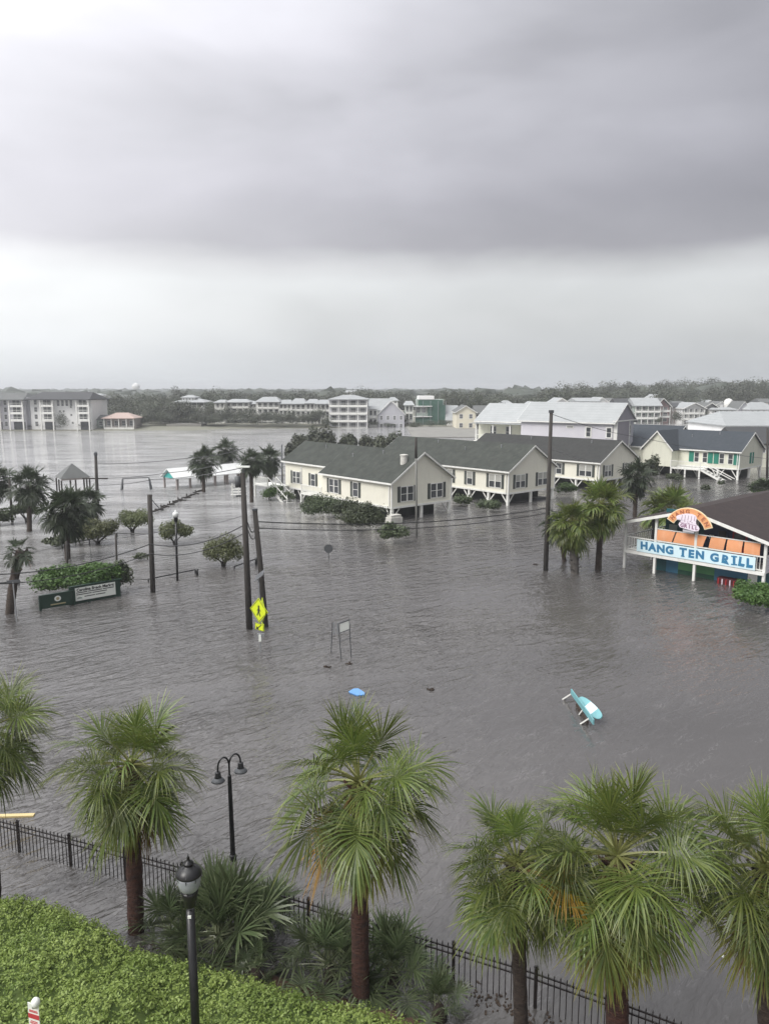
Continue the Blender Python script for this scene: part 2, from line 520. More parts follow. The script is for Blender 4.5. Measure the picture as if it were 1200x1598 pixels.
def text_mesh(txt, size, mater, depth=.01, bold=0.0, shear=0.0, spacing=1.0):
    cu = bpy.data.curves.new('lettering', 'FONT')
    cu.body = txt
    cu.size = size
    cu.extrude = depth
    cu.offset = bold
    cu.shear = shear
    cu.space_character = spacing
    cu.align_x = 'CENTER'
    cu.align_y = 'CENTER'
    o = bpy.data.objects.new('t', cu)
    C.objects.link(o)
    dg = bpy.context.evaluated_depsgraph_get()
    me = bpy.data.meshes.new_from_object(o.evaluated_get(dg))
    bpy.data.objects.remove(o)
    me.materials.clear()
    me.materials.append(mater)
    me.transform(Matrix.Rotation(PI / 2, 4, 'X'))     # stands up facing -y
    return me


def np_mesh(name, verts, faces, m, attrs=None):
    """verts (n,3), quads (k,4)"""
    me = bpy.data.meshes.new(name)
    n, k = len(verts), len(faces)
    q = faces.shape[1]
    me.vertices.add(n)
    me.vertices.foreach_set('co', np.asarray(verts, np.float32).ravel())
    me.loops.add(k * q)
    me.loops.foreach_set('vertex_index', faces.astype(np.int32).ravel())
    me.polygons.add(k)
    me.polygons.foreach_set('loop_start', np.arange(0, k * q, q, dtype=np.int32))
    me.polygons.foreach_set('loop_total', np.full(k, q, np.int32))
    for an, av in (attrs or {}).items():
        a = me.attributes.new(an, 'FLOAT', 'POINT')
        a.data.foreach_set('value', np.asarray(av, np.float32))
    me.materials.append(m)
    me.update(calc_edges=True)
    me.validate()
    return me


def unit(a):
    return a / np.maximum(np.linalg.norm(a, axis=-1, keepdims=True), 1e-9)


def leaf_quads(pos, nrm, size, r, aspect=1.7):
    """a bent-diamond leaf at every position, lying across its normal"""
    n = len(pos)
    t = unit(np.cross(nrm, unit(r.normal(size=(n, 3)))))
    b = np.cross(nrm, t)
    s = np.asarray(size).reshape(-1, 1) * np.ones((n, 1))
    v = np.empty((n, 4, 3))
    v[:, 0] = pos - t * s * .5
    v[:, 1] = pos - b * s * .5 / aspect + nrm * s * .08
    v[:, 2] = pos + t * s * .5
    v[:, 3] = pos + b * s * .5 / aspect + nrm * s * .08
    return v.reshape(-1, 3), np.arange(4 * n).reshape(n, 4)


def crown_mesh(name, m, seed, rad, leaf, n, clumps=14, clump_r=.42, flat=0.0, up=.5, base=.0):
    """foliage: leaf-sized faces gathered into clumps over an ellipsoid; flat cuts the underside away"""
    r = np.random.default_rng(seed)
    cc = unit(r.normal(size=(clumps, 3)))
    cc[:, 2] = np.where(cc[:, 2] < -flat_(flat), -cc[:, 2] * .3, cc[:, 2])
    cc *= r.uniform(.35, .78, (clumps, 1))
    cr = r.uniform(.6, 1.2, clumps) * clump_r
    tone_c = r.uniform(0, 1, clumps)
    k = r.integers(0, clumps, n)
    d = unit(r.normal(size=(n, 3)))
    stray = np.where(r.random(n) < .10, r.uniform(1.05, 1.5, n), 1.0)
    pos = cc[k] + d * (cr[k] * r.uniform(.45, 1.05, n) ** .6 * stray)[:, None]
    nrm = unit(d + r.normal(size=(n, 3)) * .55 + np.array([0, 0, up]))
    rad = np.array(rad)
    pos = pos * rad + np.array([0, 0, base])
    v, f = leaf_quads(pos, nrm, leaf * r.uniform(.6, 1.25, n), r)
    tone = np.clip(tone_c[k] * .6 + r.uniform(0, .5, n), 0, 1)
    return np_mesh(name, v, f, m, {'tone': np.repeat(tone, 4), 'tip': np.zeros(4 * n)})


def flat_(x):
    return x


# ------------------------------------------------------------------ palm fronds
FR = {}


def frond_mesh(elev, seed, nseg, mater, droop=1.0, stiff=False, thin=1.0):
    r = random.Random(seed)
    e = R(elev)
    up_ = float(np.interp(elev, [-80, -20, 25, 55, 78], [.9, .75, .55, .32, .2]))
    droop = droop * up_
    bend = R(30 if not stiff else 8) * droop
    pos = Vector((0, 0, 0))
    Lp, steps = (.80 if not stiff else .62) * r.uniform(.75, 1.12), 5
    pts = [pos.copy()]
    for i in range(steps):
        e -= bend / steps * math.cos(e) * (1 + .5 * i / steps)
        pos = pos + Vector((math.cos(e), 0, math.sin(e))) * Lp / steps
        pts.append(pos.copy())
    V, F, tone, tip = [], [], [], []
    mb = MB().tube(pts, [.030, .026, .022, .019, .017, .015], 4, False)
    V += mb.v
    F += mb.f
    tone += [1.0] * len(mb.v)
    tip += [.9] * len(mb.v)
    c = Vector((math.cos(e), 0, math.sin(e)))
    s = Vector((0, 1, 0))
    roll = Matrix.Rotation(R(r.uniform(-42, 42)), 3, c)
    s = roll @ s
    nrm = c.cross(s)
    if nrm.z < 0:
        nrm = -nrm
    hub = pts[-1]
    Lb = (.98 if not stiff else .86) * r.uniform(.92, 1.06)
    A = R(128 if not stiff else 118)
    for i in range(nseg):
        a = -A + 2 * A * (i + .5) / nseg + R(r.uniform(-1.5, 1.5))
        q = 1 - abs(a) / A
        org = hub + c * ((.42 if not stiff else .25) * Lb * q) + Vector((0, 0, -1)) * (q * q * (.16 if not stiff else .04) * Lb * up_)
        cq = (c + Vector((0, 0, (-.75 if not stiff else -.15) * up_)) * q * q).normalized()
        d = (cq * math.cos(a) + s * math.sin(a) + nrm * (.34 * abs(math.sin(a)) + .05)).normalized()
        wv = (-c * math.sin(a) + s * math.cos(a)).normalized()
        L = Lb * (.74 + .12 * max(0, math.cos(a * .75))) * r.uniform(.80, 1.10)
        g = (.62 if not stiff else .22) * droop * r.uniform(.35, 1.7)
        d = (d + Vector((r.gauss(0, .05), r.gauss(0, .05), r.gauss(0, .07)))).normalized()
        wid = 2 * A * L * .40 / nseg * .52 * thin
        p = org
        prev = 0
        b0 = len(V)
        twist = r.uniform(-.5, .5)
        for t, ww in ((0, .25), (.38, 1.0), (.72, .62), (1.0, .06)):
            p = p + d * L * (t - prev)
            d = (d + Vector((0, 0, -1)) * g * (t - prev) * 2.4 * (1 + t)).normalized()
            prev = t
            w2 = (wv + nrm * twist * t).normalized() * wid * ww
            V += [tuple(p - w2), tuple(p + w2)]
            tt = r.uniform(0, 1) * .25
            tone += [min(1, .15 + .6 * (i % 2) * .6 + tt)] * 2
            tip += [t * r.uniform(.75, 1)] * 2
        for k in range(3):
            x = b0 + 2 * k
            F.append((x, x + 1, x + 3, x + 2))
    me = bpy.data.meshes.new('frond')
    me.from_pydata([tuple(v) for v in V], [], F)
    for an, av in (('tone', tone), ('tip', tip)):
        at = me.attributes.new(an, 'FLOAT', 'POINT')
        at.data.foreach_set('value', av)
    me.materials.append(mater)
    me.update()
    return me


def frond(elev, var, nseg, mk, droop=1.0, stiff=False, thin=1.0):
    cls = min((78, 55, 32, 10, -12, -35, -58, -78), key=lambda x: abs(x - elev))
    k = (cls, var, nseg, mk, stiff)
    if k not in FR:
        FR[k] = frond_mesh(cls, hash((cls, var)) % 9973, nseg, M[mk], droop, stiff, thin)
    return FR[k]


def trunk_mesh(a, b, r0, r1, mater, n=12, rings=14, bow=0.0, seed=1, knob=.06, boots=0):
    r = random.Random(seed)
    a, b = Vector(a), Vector(b)
    pts, rad = [], []
    for i in range(rings + 1):
        t = i / rings
        p = a.lerp(b, t) + Vector((bow * math.sin(PI * t), 0, 0))
        pts.append(p)
        rr = r0 + (r1 - r0) * t
        if t < .08:
            rr *= 1.25 - 3 * t
        rad.append(rr * (1 + r.uniform(-knob, knob)))
    mb = MB().tube(pts, rad, n)
    # frond stubs in a criss-cross round the top
    for i in range(boots):
        t = r.uniform(.70, 1.0) if boots < 60 else r.uniform(.2, .99)
        p = a.lerp(b, t) + Vector((bow * math.sin(PI * t), 0, 0))
        th = r.uniform(0, 2 * PI)
        o = Vector((math.cos(th), math.sin(th), 0))
        mb.bar(p + o * r1 * .8, p + o * (r1 * 1.5 + .06) + Vector((0, 0, .24)), .07, .03)
    return mb.mesh('trunk', mater, True)


def palm(base, top, rad, n, label, group=None, mk='frond', nseg=52, tr=(.19, .17), bark='bark', lo=-62, hi=82, seed=0,
         dead=0, old=0, gold=(), name='palm_tree', cat='palm tree', bow=0.0, boots=34, droop=1.0, skirt=0, gap=None, knob=.06, thin=1.0):
    r = random.Random(seed * 31 + 5)
    root = thing(name, label, cat, base, 0, group)
    rel = Vector(top) - Vector(base)
    obj('trunk', trunk_mesh((0, 0, -.7), rel, tr[0], tr[1], M[bark], bow=bow, seed=seed, boots=boots, rings=34, knob=knob), root)
    sc = rad / 1.75
    for i in range(n):
        t = (i + .5) / n
        el = hi + (lo - hi) * (.30 * t ** .5 + .70 * t) + r.uniform(-11, 11)
        a = i * 2.39996 + r.uniform(-.25, .25) + seed
        if gap and abs(((a - gap + PI) % (2 * PI)) - PI) < .5 and el < 30:
            continue
        k = mk
        if i >= n - old:
            k = 'frond_old'
        if i >= n - dead:
            k = 'frond_dead'
        obj('frond', frond(el, r.randrange(3), nseg, k, droop, False, thin), root, rel + Vector((0, 0, .02 + .10 * (1 - t))), rot=(R(r.uniform(-13, 13)), R(r.uniform(-11, 11)), a), scale=sc * r.uniform(.80, 1.10) * (.80 + .25 * min(1, t * 3)))
    for (a, el, mk2) in gold:
        obj('frond', frond(el, 1, nseg, mk2, droop), root, rel, rot=(0, 0, R(a)), scale=sc)
    for i in range(skirt):
        a = r.uniform(0, 2 * PI)
        obj('frond', frond(-78, r.randrange(3), nseg, 'frond_dead', droop), root, rel + Vector((math.cos(a) * tr[1], math.sin(a) * tr[1], -.1 - .35 * r.random())), rot=(0, 0, a), scale=sc * r.uniform(.5, .75))
    return root


# ------------------------------------------------------------------ the setting: ground, water, air
HEDGE = [P(-420, 1290, .9), P(-150, 1345, .9), P(0, 1400, .9), P(60, 1405, .9), P(110, 1418, .9), P(160, 1440, .9), P(210, 1470, .9), P(270, 1492, .9), P(330, 1503, .9), P(400, 1518, .9),
         P(460, 1545, .9), P(520, 1560, .9), P(590, 1578, .9), P(660, 1598, .9), P(760, 1640, .9), P(860, 1700, .9)]
HX = [p.x for p in HEDGE]
HY = [p.y for p in HEDGE]


def hedge_edge(x):
    return np.interp(x, HX, HY)


def shore_y(x):
    return np.interp(x, [-900, -140, -60, -50, -20, 0, 30, 60, 110, 400, 900], [225, 238, 241, 252, 256, 262, 262, 300, 330, 330, 330])


def ground_z(x, y):
    sh = shore_y(x)
    far = np.clip((y - sh) / 10, -1, 1)
    z = np.where(y > sh, .9 * np.clip(far, 0, 1) + np.clip((y - sh) / 300, 0, 3), np.clip((y - sh) / 8, -1.1, 0))
    d = y - hedge_edge(x)                       # planting bed beside the hedge
    z = np.where(y < 60, np.clip(.22 - .20 * d - np.clip((-4.2 - x) * .22, 0, .6), -.9, .30), z)
    return z


ys = np.concatenate([np.arange(-12, 10, 2), np.arange(10, 26, .35), np.arange(26, 60, 2), np.arange(60, 220, 12), np.arange(220, 350, 2.5), np.arange(350, 900, 60), np.array([1000, 1400, 2000, 3200, 5000, 8000])]).astype(float)
xs = np.concatenate([np.array([-7000, -3500, -1800, -900, -500]), np.arange(-300, -30, 10), np.arange(-30, -14, 3), np.arange(-14, 14, .5), np.arange(14, 30, 3), np.arange(30, 400, 12), np.array([500, 900, 1800, 3500, 7000])]).astype(float)
XX, YY = np.meshgrid(xs, ys)
ZZ = ground_z(XX, YY) + np.where((YY < 26), rng.normal(0, .018, XX.shape), 0)
vv = np.stack([XX, YY, ZZ], -1).reshape(-1, 3)
nx, ny = len(xs), len(ys)
ii = (np.arange(ny - 1)[:, None] * nx + np.arange(nx - 1)[None]).ravel()
ff = np.stack([ii, ii + 1, ii + nx + 1, ii + nx], -1)
gm = np_mesh('ground', vv, ff, M['ground'])
gm.polygons.foreach_set('use_smooth', [True] * len(gm.polygons))
tag(obj('ground', gm), kind='structure')
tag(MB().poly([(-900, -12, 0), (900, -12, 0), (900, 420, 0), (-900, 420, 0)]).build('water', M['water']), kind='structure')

# storm air
hm = bpy.data.materials.new('storm_haze')
hm.use_nodes = True
ht = NT(hm.node_tree)
ht.n.remove(ht.n['Principled BSDF'])
pv = ht.add('ShaderNodeVolumePrincipled', {'Color': (.90, .92, .95, 1), 'Density': .00050, 'Anisotropy': .2})
ht.l.new(pv.outputs[0], ht.n['Material Output'].inputs['Volume'])
HAZE = True
if HAZE:
    tag(MB().box(-2600, 2600, -40, 2700, -2.5, 27).build('haze', hm), 'pale rain haze lying over the flooded town', 'haze', kind='stuff')

# ------------------------------------------------------------------ clipped hedge in the corner below the balcony
LAMP = Vector((-3.48, 12.5, 0))
SGN = Vector((-6.05, 11.75, 0))


def hedge_h(x, y):
    d = hedge_edge(x) - y
    h = 1.30 * np.clip(1 - np.exp(-np.maximum(d, 0) * 5.0), 0, 1) + .16 * np.sin(x * 1.1 + y * .6) * np.clip(d, 0, 1) + .10 * np.sin(x * 2.3 - y * 1.9 + 1) * np.clip(d, 0, 1)
    h = h + .09 * np.sin(x * 5.1 + 1.3 * np.sin(y * 3)) * np.sin(y * 4.3 + x) * np.clip(d, 0, 1)
    for (q, sx_, sy_, dep) in ((LAMP + Vector((-.12, -.42, 0)), .30, .42, 1.1), (SGN + Vector((-.28, .02, 0)), .42, .34, 1.25)):
        h = h - dep * np.exp(-((x - q.x) / sx_) ** 2 - ((y - q.y) / sy_) ** 2)
    return h


hx, hy = np.meshgrid(np.arange(-20, 3.2, .16), np.arange(8, 24, .16))
hz = hedge_h(hx, hy)
d_ = hedge_edge(hx) - hy
hz = np.where(d_ < 0, -.5, hz) - .10
gv = np.stack([hx, hy, hz], -1).reshape(-1, 3)
nx, ny = hx.shape[1], hx.shape[0]
ii = (np.arange(ny - 1)[:, None] * nx + np.arange(nx - 1)[None]).ravel()
ok = (d_.ravel()[ii] > -.35)
ff = np.stack([ii, ii + 1, ii + nx + 1, ii + nx], -1)[ok]
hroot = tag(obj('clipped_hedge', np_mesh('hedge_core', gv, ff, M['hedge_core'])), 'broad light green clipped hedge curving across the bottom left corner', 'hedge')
N = 52000
lx, ly = rng.uniform(-16, 2.8, N), rng.uniform(8.5, 22, N)
ld = hedge_edge(lx) - ly
keep = (ld > -.02)
lx, ly, ld = lx[keep], ly[keep], ld[keep]
lz = hedge_h(lx, ly)
e = .04
gx = (hedge_h(lx + e, ly) - lz) / e
gy = (hedge_h(lx, ly + e) - lz) / e
nn = unit(np.stack([-gx, -gy, np.ones_like(gx)], -1))
# sprigs: several leaves each
rep = 7
pos0 = np.stack([lx, ly, lz], -1) + nn * rng.uniform(-.10, .07, (len(lx), 1))
pos = np.repeat(pos0, rep, 0) + rng.normal(0, .035, (len(lx) * rep, 3))
nr = unit(np.repeat(nn, rep, 0) + rng.normal(0, .55, (len(pos), 3)))
v, f = leaf_quads(pos, nr, rng.uniform(.045, .085, len(pos)), rng, 1.9)
patch = .5 + .5 * np.sin(lx * 1.7 + 2 * np.sin(ly * 1.1)) * np.sin(ly * 2.1 + lx * .6)
tone = np.repeat(np.clip(patch * .45 + rng.uniform(0, .55, len(lx)), 0, 1), rep)
tag(obj('leaves', np_mesh('hedge_leaves', v, f, M['hedge'], {'tone': np.repeat(tone, 4)}), hroot), kind='stuff')

# ------------------------------------------------------------------ lantern post standing in the hedge
t = thing('street_lamp', 'black lantern post with domed cap and clear bowl standing in the clipped hedge', 'street lamp', LAMP)
zt = ZY(LAMP.y, 1336)
LS = .90
MB().lathe([(.13, -.1), (.13, .25), (.10, .3), (.085, .34), (.08, 1.2), (.075, zt - 1.05)], 16).build('post', M['black_metal'], t, True)
MB().lathe([(.075, zt - .99), (.10, zt - .96), (.105, zt - .88), (.13, zt - .80), (.150, zt - .70), (.142, zt - .673)], 20).build('fitter', M['black_metal'], t, True)
MB().lathe([(.13, zt - .67), (.18, zt - .60), (.205, zt - .50), (.214, zt - .40), (.214, zt - .362)], 24).build('glass_bowl', M['lens'], t, True)
MB().lathe([(.222, zt - .360), (.235, zt - .345), (.232, zt - .32), (.205, zt - .265), (.15, zt - .215), (.09, zt - .185), (.07, zt - .165), (.095, zt - .145), (.085, zt - .12), (.035, zt - .09), (.022, zt - .05), (.03, zt - .035), (.012, zt), (.004, zt + .06)], 24).build('cap', M['black_metal'], t, True)
for k in range(8):
    q = Vector((math.cos(k * PI / 4), math.sin(k * PI / 4), 0))
    MB().bar(q * .148 + Vector((0, 0, zt - .675)), q * .222 + Vector((0, 0, zt - .37))if k % 2 else q * .222 + Vector((0, 0, zt - .37)), .010).build('rib', M['black_metal'], t)
    MB().bar(q * .225 + Vector((0, 0, zt - .305)), q * .10 + Vector((0, 0, zt - .185)), .012).build('cap_rib', M['black_metal'], t)
MB().box(-.03, .03, -.095, -.07, zt - 1.16, zt - 1.11).build('label_plate', M['sign_white'], t)

# tow notice
t = thing('parking_notice', 'small white and red notice on a post in a dark gap of the clipped hedge', 'sign', SGN, R(-18))
ztp = ZY(SGN.y, 1566)
MB().box(-.02, .02, .01, .05, 0, ztp + .05).build('post', M['black_metal'], t)
pn = MB().box(-.115, .115, -.012, .0, ztp - .62, ztp).build('panel', M['sign_white'], t)
MB().box(-.115, .115, -.017, -.0125, ztp - .29, ztp - .20).build('red_band', M['red_band'], pn)
for k, (z0, ww) in enumerate(((.125, .085), (.15, .09), (.335, .07), (.365, .09), (.395, .06), (.45, .085), (.48, .08), (.53, .07))):
    MB().box(-ww, ww, -.0165, -.0125, ztp - z0 - .016, ztp - z0).build('print_line', M['red_band'], pn)
MB().box(-.02, .02, -.0165, -.0125, ztp - .09, ztp - .05).build('print_mark', M['black_print'], pn)
MB().lathe([(.0, -.10), (.055, -.08), (.075, -.03), (.07, .03), (.04, .07), (0, .085)], 14, (.05, .0, ztp + .04)).build('round_cap', M['sign_white'], t, True)

# ------------------------------------------------------------------ iron fence along the flooded pavement
ft = thing('iron_fence', 'black iron picket fence standing in flood water along the pavement', 'fence', (0, 0, 0))
FP = [P(-120, 1243, .97), P(65, 1290, .97), P(228, 1330, .97), P(450, 1391, .97), P(727, 1475, .97), P(854, 1514, .97), P(990, 1562, .97), P(1200, 1640, .97)]
FP = [Vector((p.x, p.y, 0)) for p in FP]


def polyline(pts, step):
    out, acc = [pts[0].copy()], 0.0
    for a, b in zip(pts, pts[1:]):
        L = (b - a).length
        d = (b - a) / L
        s = step - acc
        while s <= L:
            out.append(a + d * s)
            s += step
        acc = L - (s - step)
    return out


posts = polyline(FP, 1.83)
pm = MB().box(-.034, .034, -.034, .034, -.75, .93).box(-.045, .045, -.045, .045, .93, .955).box(-.022, .022, -.022, .022, .955, .99).mesh('post', M['iron'])
km = MB().box(-.009, .009, -.009, .009, -.7, .86)
i = len(km.v)
km.v += [(-.013, -.013, .86), (.013, -.013, .86), (.013, .013, .86), (-.013, .013, .86), (0, 0, .925)]
km.f += [(i, i + 1, i + 4), (i + 1, i + 2, i + 4), (i + 2, i + 3, i + 4), (i + 3, i, i + 4), (i + 3, i + 2, i + 1, i)]
km = km.mesh('picket', M['iron'])
for p in posts:
    obj('post', pm, ft, p)
for a, b in zip(posts, posts[1:]):
    d = (b - a)
    rz = math.atan2(d.y, d.x)
    for z in (.80, .66, -.35):
        MB().box(.034, d.length - .034, -.014, .014, z - .016, z + .016).build('rail', M['iron'], ft, loc=a, rotz=rz)
    npk = 13
    for k in range(npk):
        obj('picket', km, ft, a + d * ((k + 1) / (npk + 1)), rotz=rz)

# black drift caught at the foot of the fence
mb = MB()
for i in range(150):
    k = random.random()
    p = Vector((1.2, 15.35, 0)).lerp(Vector((5.2, 13.1, 0)), k) + Vector((random.gauss(0, .13), random.gauss(0, .16) - .12, .0))
    a = random.uniform(0, PI)
    L = random.uniform(.02, .09)
    mb.bar(p + Vector((0, 0, .0)), p + Vector((math.cos(a) * L, math.sin(a) * L, random.uniform(0, .035))), random.uniform(.02, .05), .02)
tag(mb.build('drift_litter', M['debris']), 'dark leaf litter drifted against the foot of the iron fence', 'litter', kind='stuff')
mb = MB()
for i in range(260):
    x = random.uniform(-6, 3.6)
    dd = random.uniform(.05, 1.2)
    y = float(hedge_edge(x)) + dd
    z = max(float(ground_z(np.array(x), np.array(y))), 0) + .02
    a = random.uniform(0, PI)
    L = random.uniform(.04, .22)
    mb.bar((x, y, z), (x + math.cos(a) * L, y + math.sin(a) * L, z + random.uniform(0, .03)), .012, .012)
tag(mb.build('mulch_twigs', M['debris']), 'brown twigs and mulch scattered over the wet bed behind the hedge', 'mulch', kind='stuff')

# ------------------------------------------------------------------ palms beside the iron fence
g1 = 'tall palms beside the iron fence'


def gz(p):
    return Vector((p.x, p.y, float(ground_z(np.array(p.x), np.array(p.y)))))


p = P(-12, 1420); palm(gz(p), D(-22, 1148, p.y), 1.75, 54, 'palm cut off by the left edge of the picture, only fan tips in view', g1, seed=3, tr=(.2, .17), bark='bark')
p = P(211, 1452); palm(gz(p), D(206, 1200, p.y), 1.88, 58, 'leftmost full palm, round crown over a straight brown trunk', g1, seed=1, tr=(.205, .175), bark='bark_red', old=5, dead=2, lo=-70)
p = P(563, 1563); palm(gz(p), D(560, 1226, p.y), 2.02, 46, 'tallest palm, wind-torn crown and shaggy red brown trunk, middle of the fence line', g1, seed=2, tr=(.20, .16), bark='bark_red', old=6, dead=1, lo=-62,
     gold=((20, 10, 'frond'), (-10, -12, 'frond_old'), (-60, -58, 'frond_old'), (196, -58, 'frond_dead'), (-38, -35, 'frond_old')), skirt=7, gap=R(35))
p = P(817, 1640); palm(gz(p), D(806, 1354, p.y), 1.62, 54, 'smaller dark green palm with one golden frond, just left of the broadest palm', g1, seed=5, tr=(.15, .13), bark='bark', old=3, lo=-66,
     gold=((-25, 10, 'frond_gold'), (-35, 10, 'frond_gold')))
p = P(966, 1652); palm(gz(p), D(962, 1342, p.y), 2.08, 60, 'broadest palm in the right foreground with long yellow green hanging fronds', g1, seed=8, tr=(.235, .20), bark='bark_red', old=9, dead=2, lo=-64,
     gold=((-88, -58, 'frond_old'), (-62, -58, 'frond_old'), (-45, -35, 'frond_old'), (-118, -58, 'frond_old'), (-160, -58, 'frond_dead')), skirt=4)
p = P(1205, 1650); palm(gz(p), D(1192, 1358, p.y), 1.85, 56, 'palm cut by the right edge of the picture with a brown dead spray hanging below', g1, seed=9, tr=(.2, .17), bark='bark', old=3, dead=0, lo=-60, gold=((-140, -78, 'frond_dead'),))


def palmetto(px, py, rad, n, label, seed, mk='frond_blue', lo=-5, z=None):
    p = gz(P(px, py))
    r = random.Random(seed)
    root = thing('palmetto_bush', label, 'palmetto', p, 0, 'low palmettos between hedge and fence')
    MB().lathe([(.16, -.4), (.17, .1), (.12, .3), (.05, .42)], 9).build('stump', M['bark'], root, True)
    for i in range(n):
        t = (i + .5) / n
        el = 82 + (lo - 82) * t + r.uniform(-8, 8)
        st = el > 20
        obj('frond', frond(el, r.randrange(3), 30, mk, 1.0, st, 1.15), root, (r.gauss(0, .08), r.gauss(0, .08), .3 + .25 * (1 - t)), rot=(0, 0, i * 2.39996 + seed), scale=rad / 1.45 * r.uniform(.8, 1.1))


palmetto(345, 1478, 1.85, 52, 'largest palmetto clump, dark green, spilling beside the lantern post', 11, lo=-25)
palmetto(265, 1455, 1.05, 22, 'palmetto clump touching the foot of the leftmost full palm', 12, lo=-20)
palmetto(420, 1450, 1.15, 22, 'palmetto clump on the right flank of the largest clump, near the iron fence', 17, lo=-20)
palmetto(400, 1540, .62, 14, 'small pale palmetto with drooping leaves at the edge of the brown mulch', 13, lo=-25)
palmetto(515, 1525, 1.35, 38, 'dense palmetto clump left of the shaggy red brown palm trunk', 14, lo=-30)
palmetto(612, 1530, 1.25, 34, 'palmetto clump right of the shaggy red brown palm trunk', 15, lo=-25)
palmetto(685, 1590, .72, 18, 'small dark palmetto tuft alone at the end of the clipped hedge', 16, lo=0)

# ------------------------------------------------------------------ twin arm street light beyond the fence
p = P(364, 1342)
t = thing('twin_street_lamp', 'black street light with two curved arms standing in the flood behind the iron fence', 'street lamp', p)
zt = ZY(p.y, 1172)
MB().tube([(0, 0, -.8), (0, 0, .5), (-.02, 0, zt - .75), (-.02, 0, zt - .7)], [.085, .07, .055, .042], 12).build('post', M['black_metal'], t, True)
MB().lathe([(.075, -.8), (.10, .05), (.11, .12), (.08, .18)], 12).build('base_collar', M['black_metal'], t, True)
for sgn, dx, dy, hz in ((-1, -.27, -.19, zt - .45), (1, .27, .22, zt - .38)):
    pts = [(-.02, 0, zt - .8)]
    for k in range(11):
        a = PI * k / 10
        pts.append((-.02 + dx * (1 - math.cos(a)) / 2, dy * (1 - math.cos(a)) / 2, zt - .42 + .28 * math.sin(a)))
    pts.append((-.02 + dx, dy, hz - .02 - .05))
    arm = MB().tube(pts, [.026] * len(pts), 8).build('arm', M['black_metal'], t, True)
    hd = MB().lathe([(.06, hz - .06), (.075, hz - .08), (.085, hz - .20), (.10, hz - .22)], 16, (-.02 + dx, dy, 0)).build('lamp_head', M['black_metal'], t, True)
    MB().lathe([(.10, hz - .222), (.17, hz - .30), (.185, hz - .33), (.17, hz - .335), (.09, hz - .26)], 18, (-.02 + dx, dy, 0)).build('lamp_shade', M['metal_dark'], hd, True)

# ------------------------------------------------------------------ things afloat
# surfboard shaped bench tipped over
a, b = P(891, 1079, .52), P(926, 1127, .46)
t = thing('floating_bench', 'turquoise surfboard shaped bench tipped over and afloat in the open flood', 'bench', (a + b) / 2 * 1)
t.location.z = 0
o0 = Vector(t.location)
ax = (b - a).normalized()
MB().bar(a - o0, b - o0, .045, .22).build('seat_plank', M['aqua'], t)
c0, c1 = P(905, 1092, .40) - o0, P(935, 1120, .30) - o0
lx_ = (c1 - c0).normalized()
side_ = Vector((.62, .45, .55)); side_ = (side_ - lx_ * side_.dot(lx_)).normalized()
nrm_ = lx_.cross(side_).normalized()
Lh = (c1 - c0).length / 2 + .10


def slab(L, Wd, th, z0, n=28, cut=None):
    pts = []
    for k in range(n):
        q = 2 * PI * k / n
        x = L * abs(math.cos(q)) ** .75 * (1 if math.cos(q) > 0 else -1)
        y = Wd * abs(math.sin(q)) ** .8 * (1 if math.sin(q) > 0 else -1)
        if cut:
            x = max(cut[0], min(cut[1], x))
        pts.append((x, y))
    mb = MB()
    i, m_ = 0, n
    mb.v = [(x, y, z0) for x, y in pts] + [(x, y, z0 + th) for x, y in pts]
    mb.f = [tuple(range(n))[::-1], tuple(range(n, 2 * n))] + [(k, (k + 1) % n, n + (k + 1) % n, n + k) for k in range(n)]
    return mb


mt = Matrix((lx_, side_, nrm_)).transposed().to_4x4()
mt.translation = (c0 + c1) / 2 + Vector((.03, .03, 0))
for nm, L, Wd, th, z0, mm, cut in (('backrest', Lh, .215, .05, 0, 'aqua', None), ('painted_print', Lh * .98, .205, .004, .051, 'aqua_pale', (-.22, .36))):
    s_ = slab(L, Wd, th, z0, cut=cut)
    s_.v = [tuple(mt @ Vector(q)) for q in s_.v]
    bk = s_.build(nm, M[mm], t if nm == 'backrest' else bk)
for k, (px, py) in enumerate(((894, 1081), (912, 1105), (922, 1119))):
    q0 = P(px, py, .45) - o0
    q1 = P(px - 15 - (4 if k != 1 else -6), py + 7, .05) - o0
    q1.z = -.1
    MB().bar(q0, q1, .10, .05).build('leg', M['white'], t)
MB().bar(P(899, 1100, .10) - o0, P(917, 1128, .10) - o0, .05, .14).build('underside_rail', M['debris'], t)

p = P(556, 1083)
t = tag(MB().poly([(-.34, .20, .04), (-.28, .02, .06), (.05, -.26, .045), (.36, -.20, .055), (.36, -.05, .10), (.08, .24, .16), (-.12, .32, .12)]).build('floating_board', M['blue_float'], None, loc=(p.x, p.y, .0)), 'bright blue plastic sheet floating flat behind the tallest palm', 'plastic sheet')
sm = t.modifiers.new('s', 'SOLIDIFY')
sm.thickness = .06
p = P(22, 1274)
tag(MB().box(-.62, .62, -.075, .075, -.02, .05).build('floating_plank', M['plank'], None, loc=p, rotz=R(3)), 'pale yellow timber plank floating at the left behind the iron fence', 'plank')
for (px, py, s, lab) in ((671, 1077, .20, 'small brown clump of weed afloat right of the blue plastic sheet'), (510, 1041, .22, 'dark lump awash in front of the thin grey sign pole'),
                         (545, 1036, .20, 'dark lump awash at the foot of the framed sign'), (836, 881, .22, 'small black scrap afloat just left of the tallest bare pole')):
    p = P(px, py)
    me = crown_mesh('clump', M['debris'], px, (s, s * .7, .07), .07, 160, 5)
    tag(obj('weed_clump', me, None, (p.x, p.y, .02)), lab, 'debris')
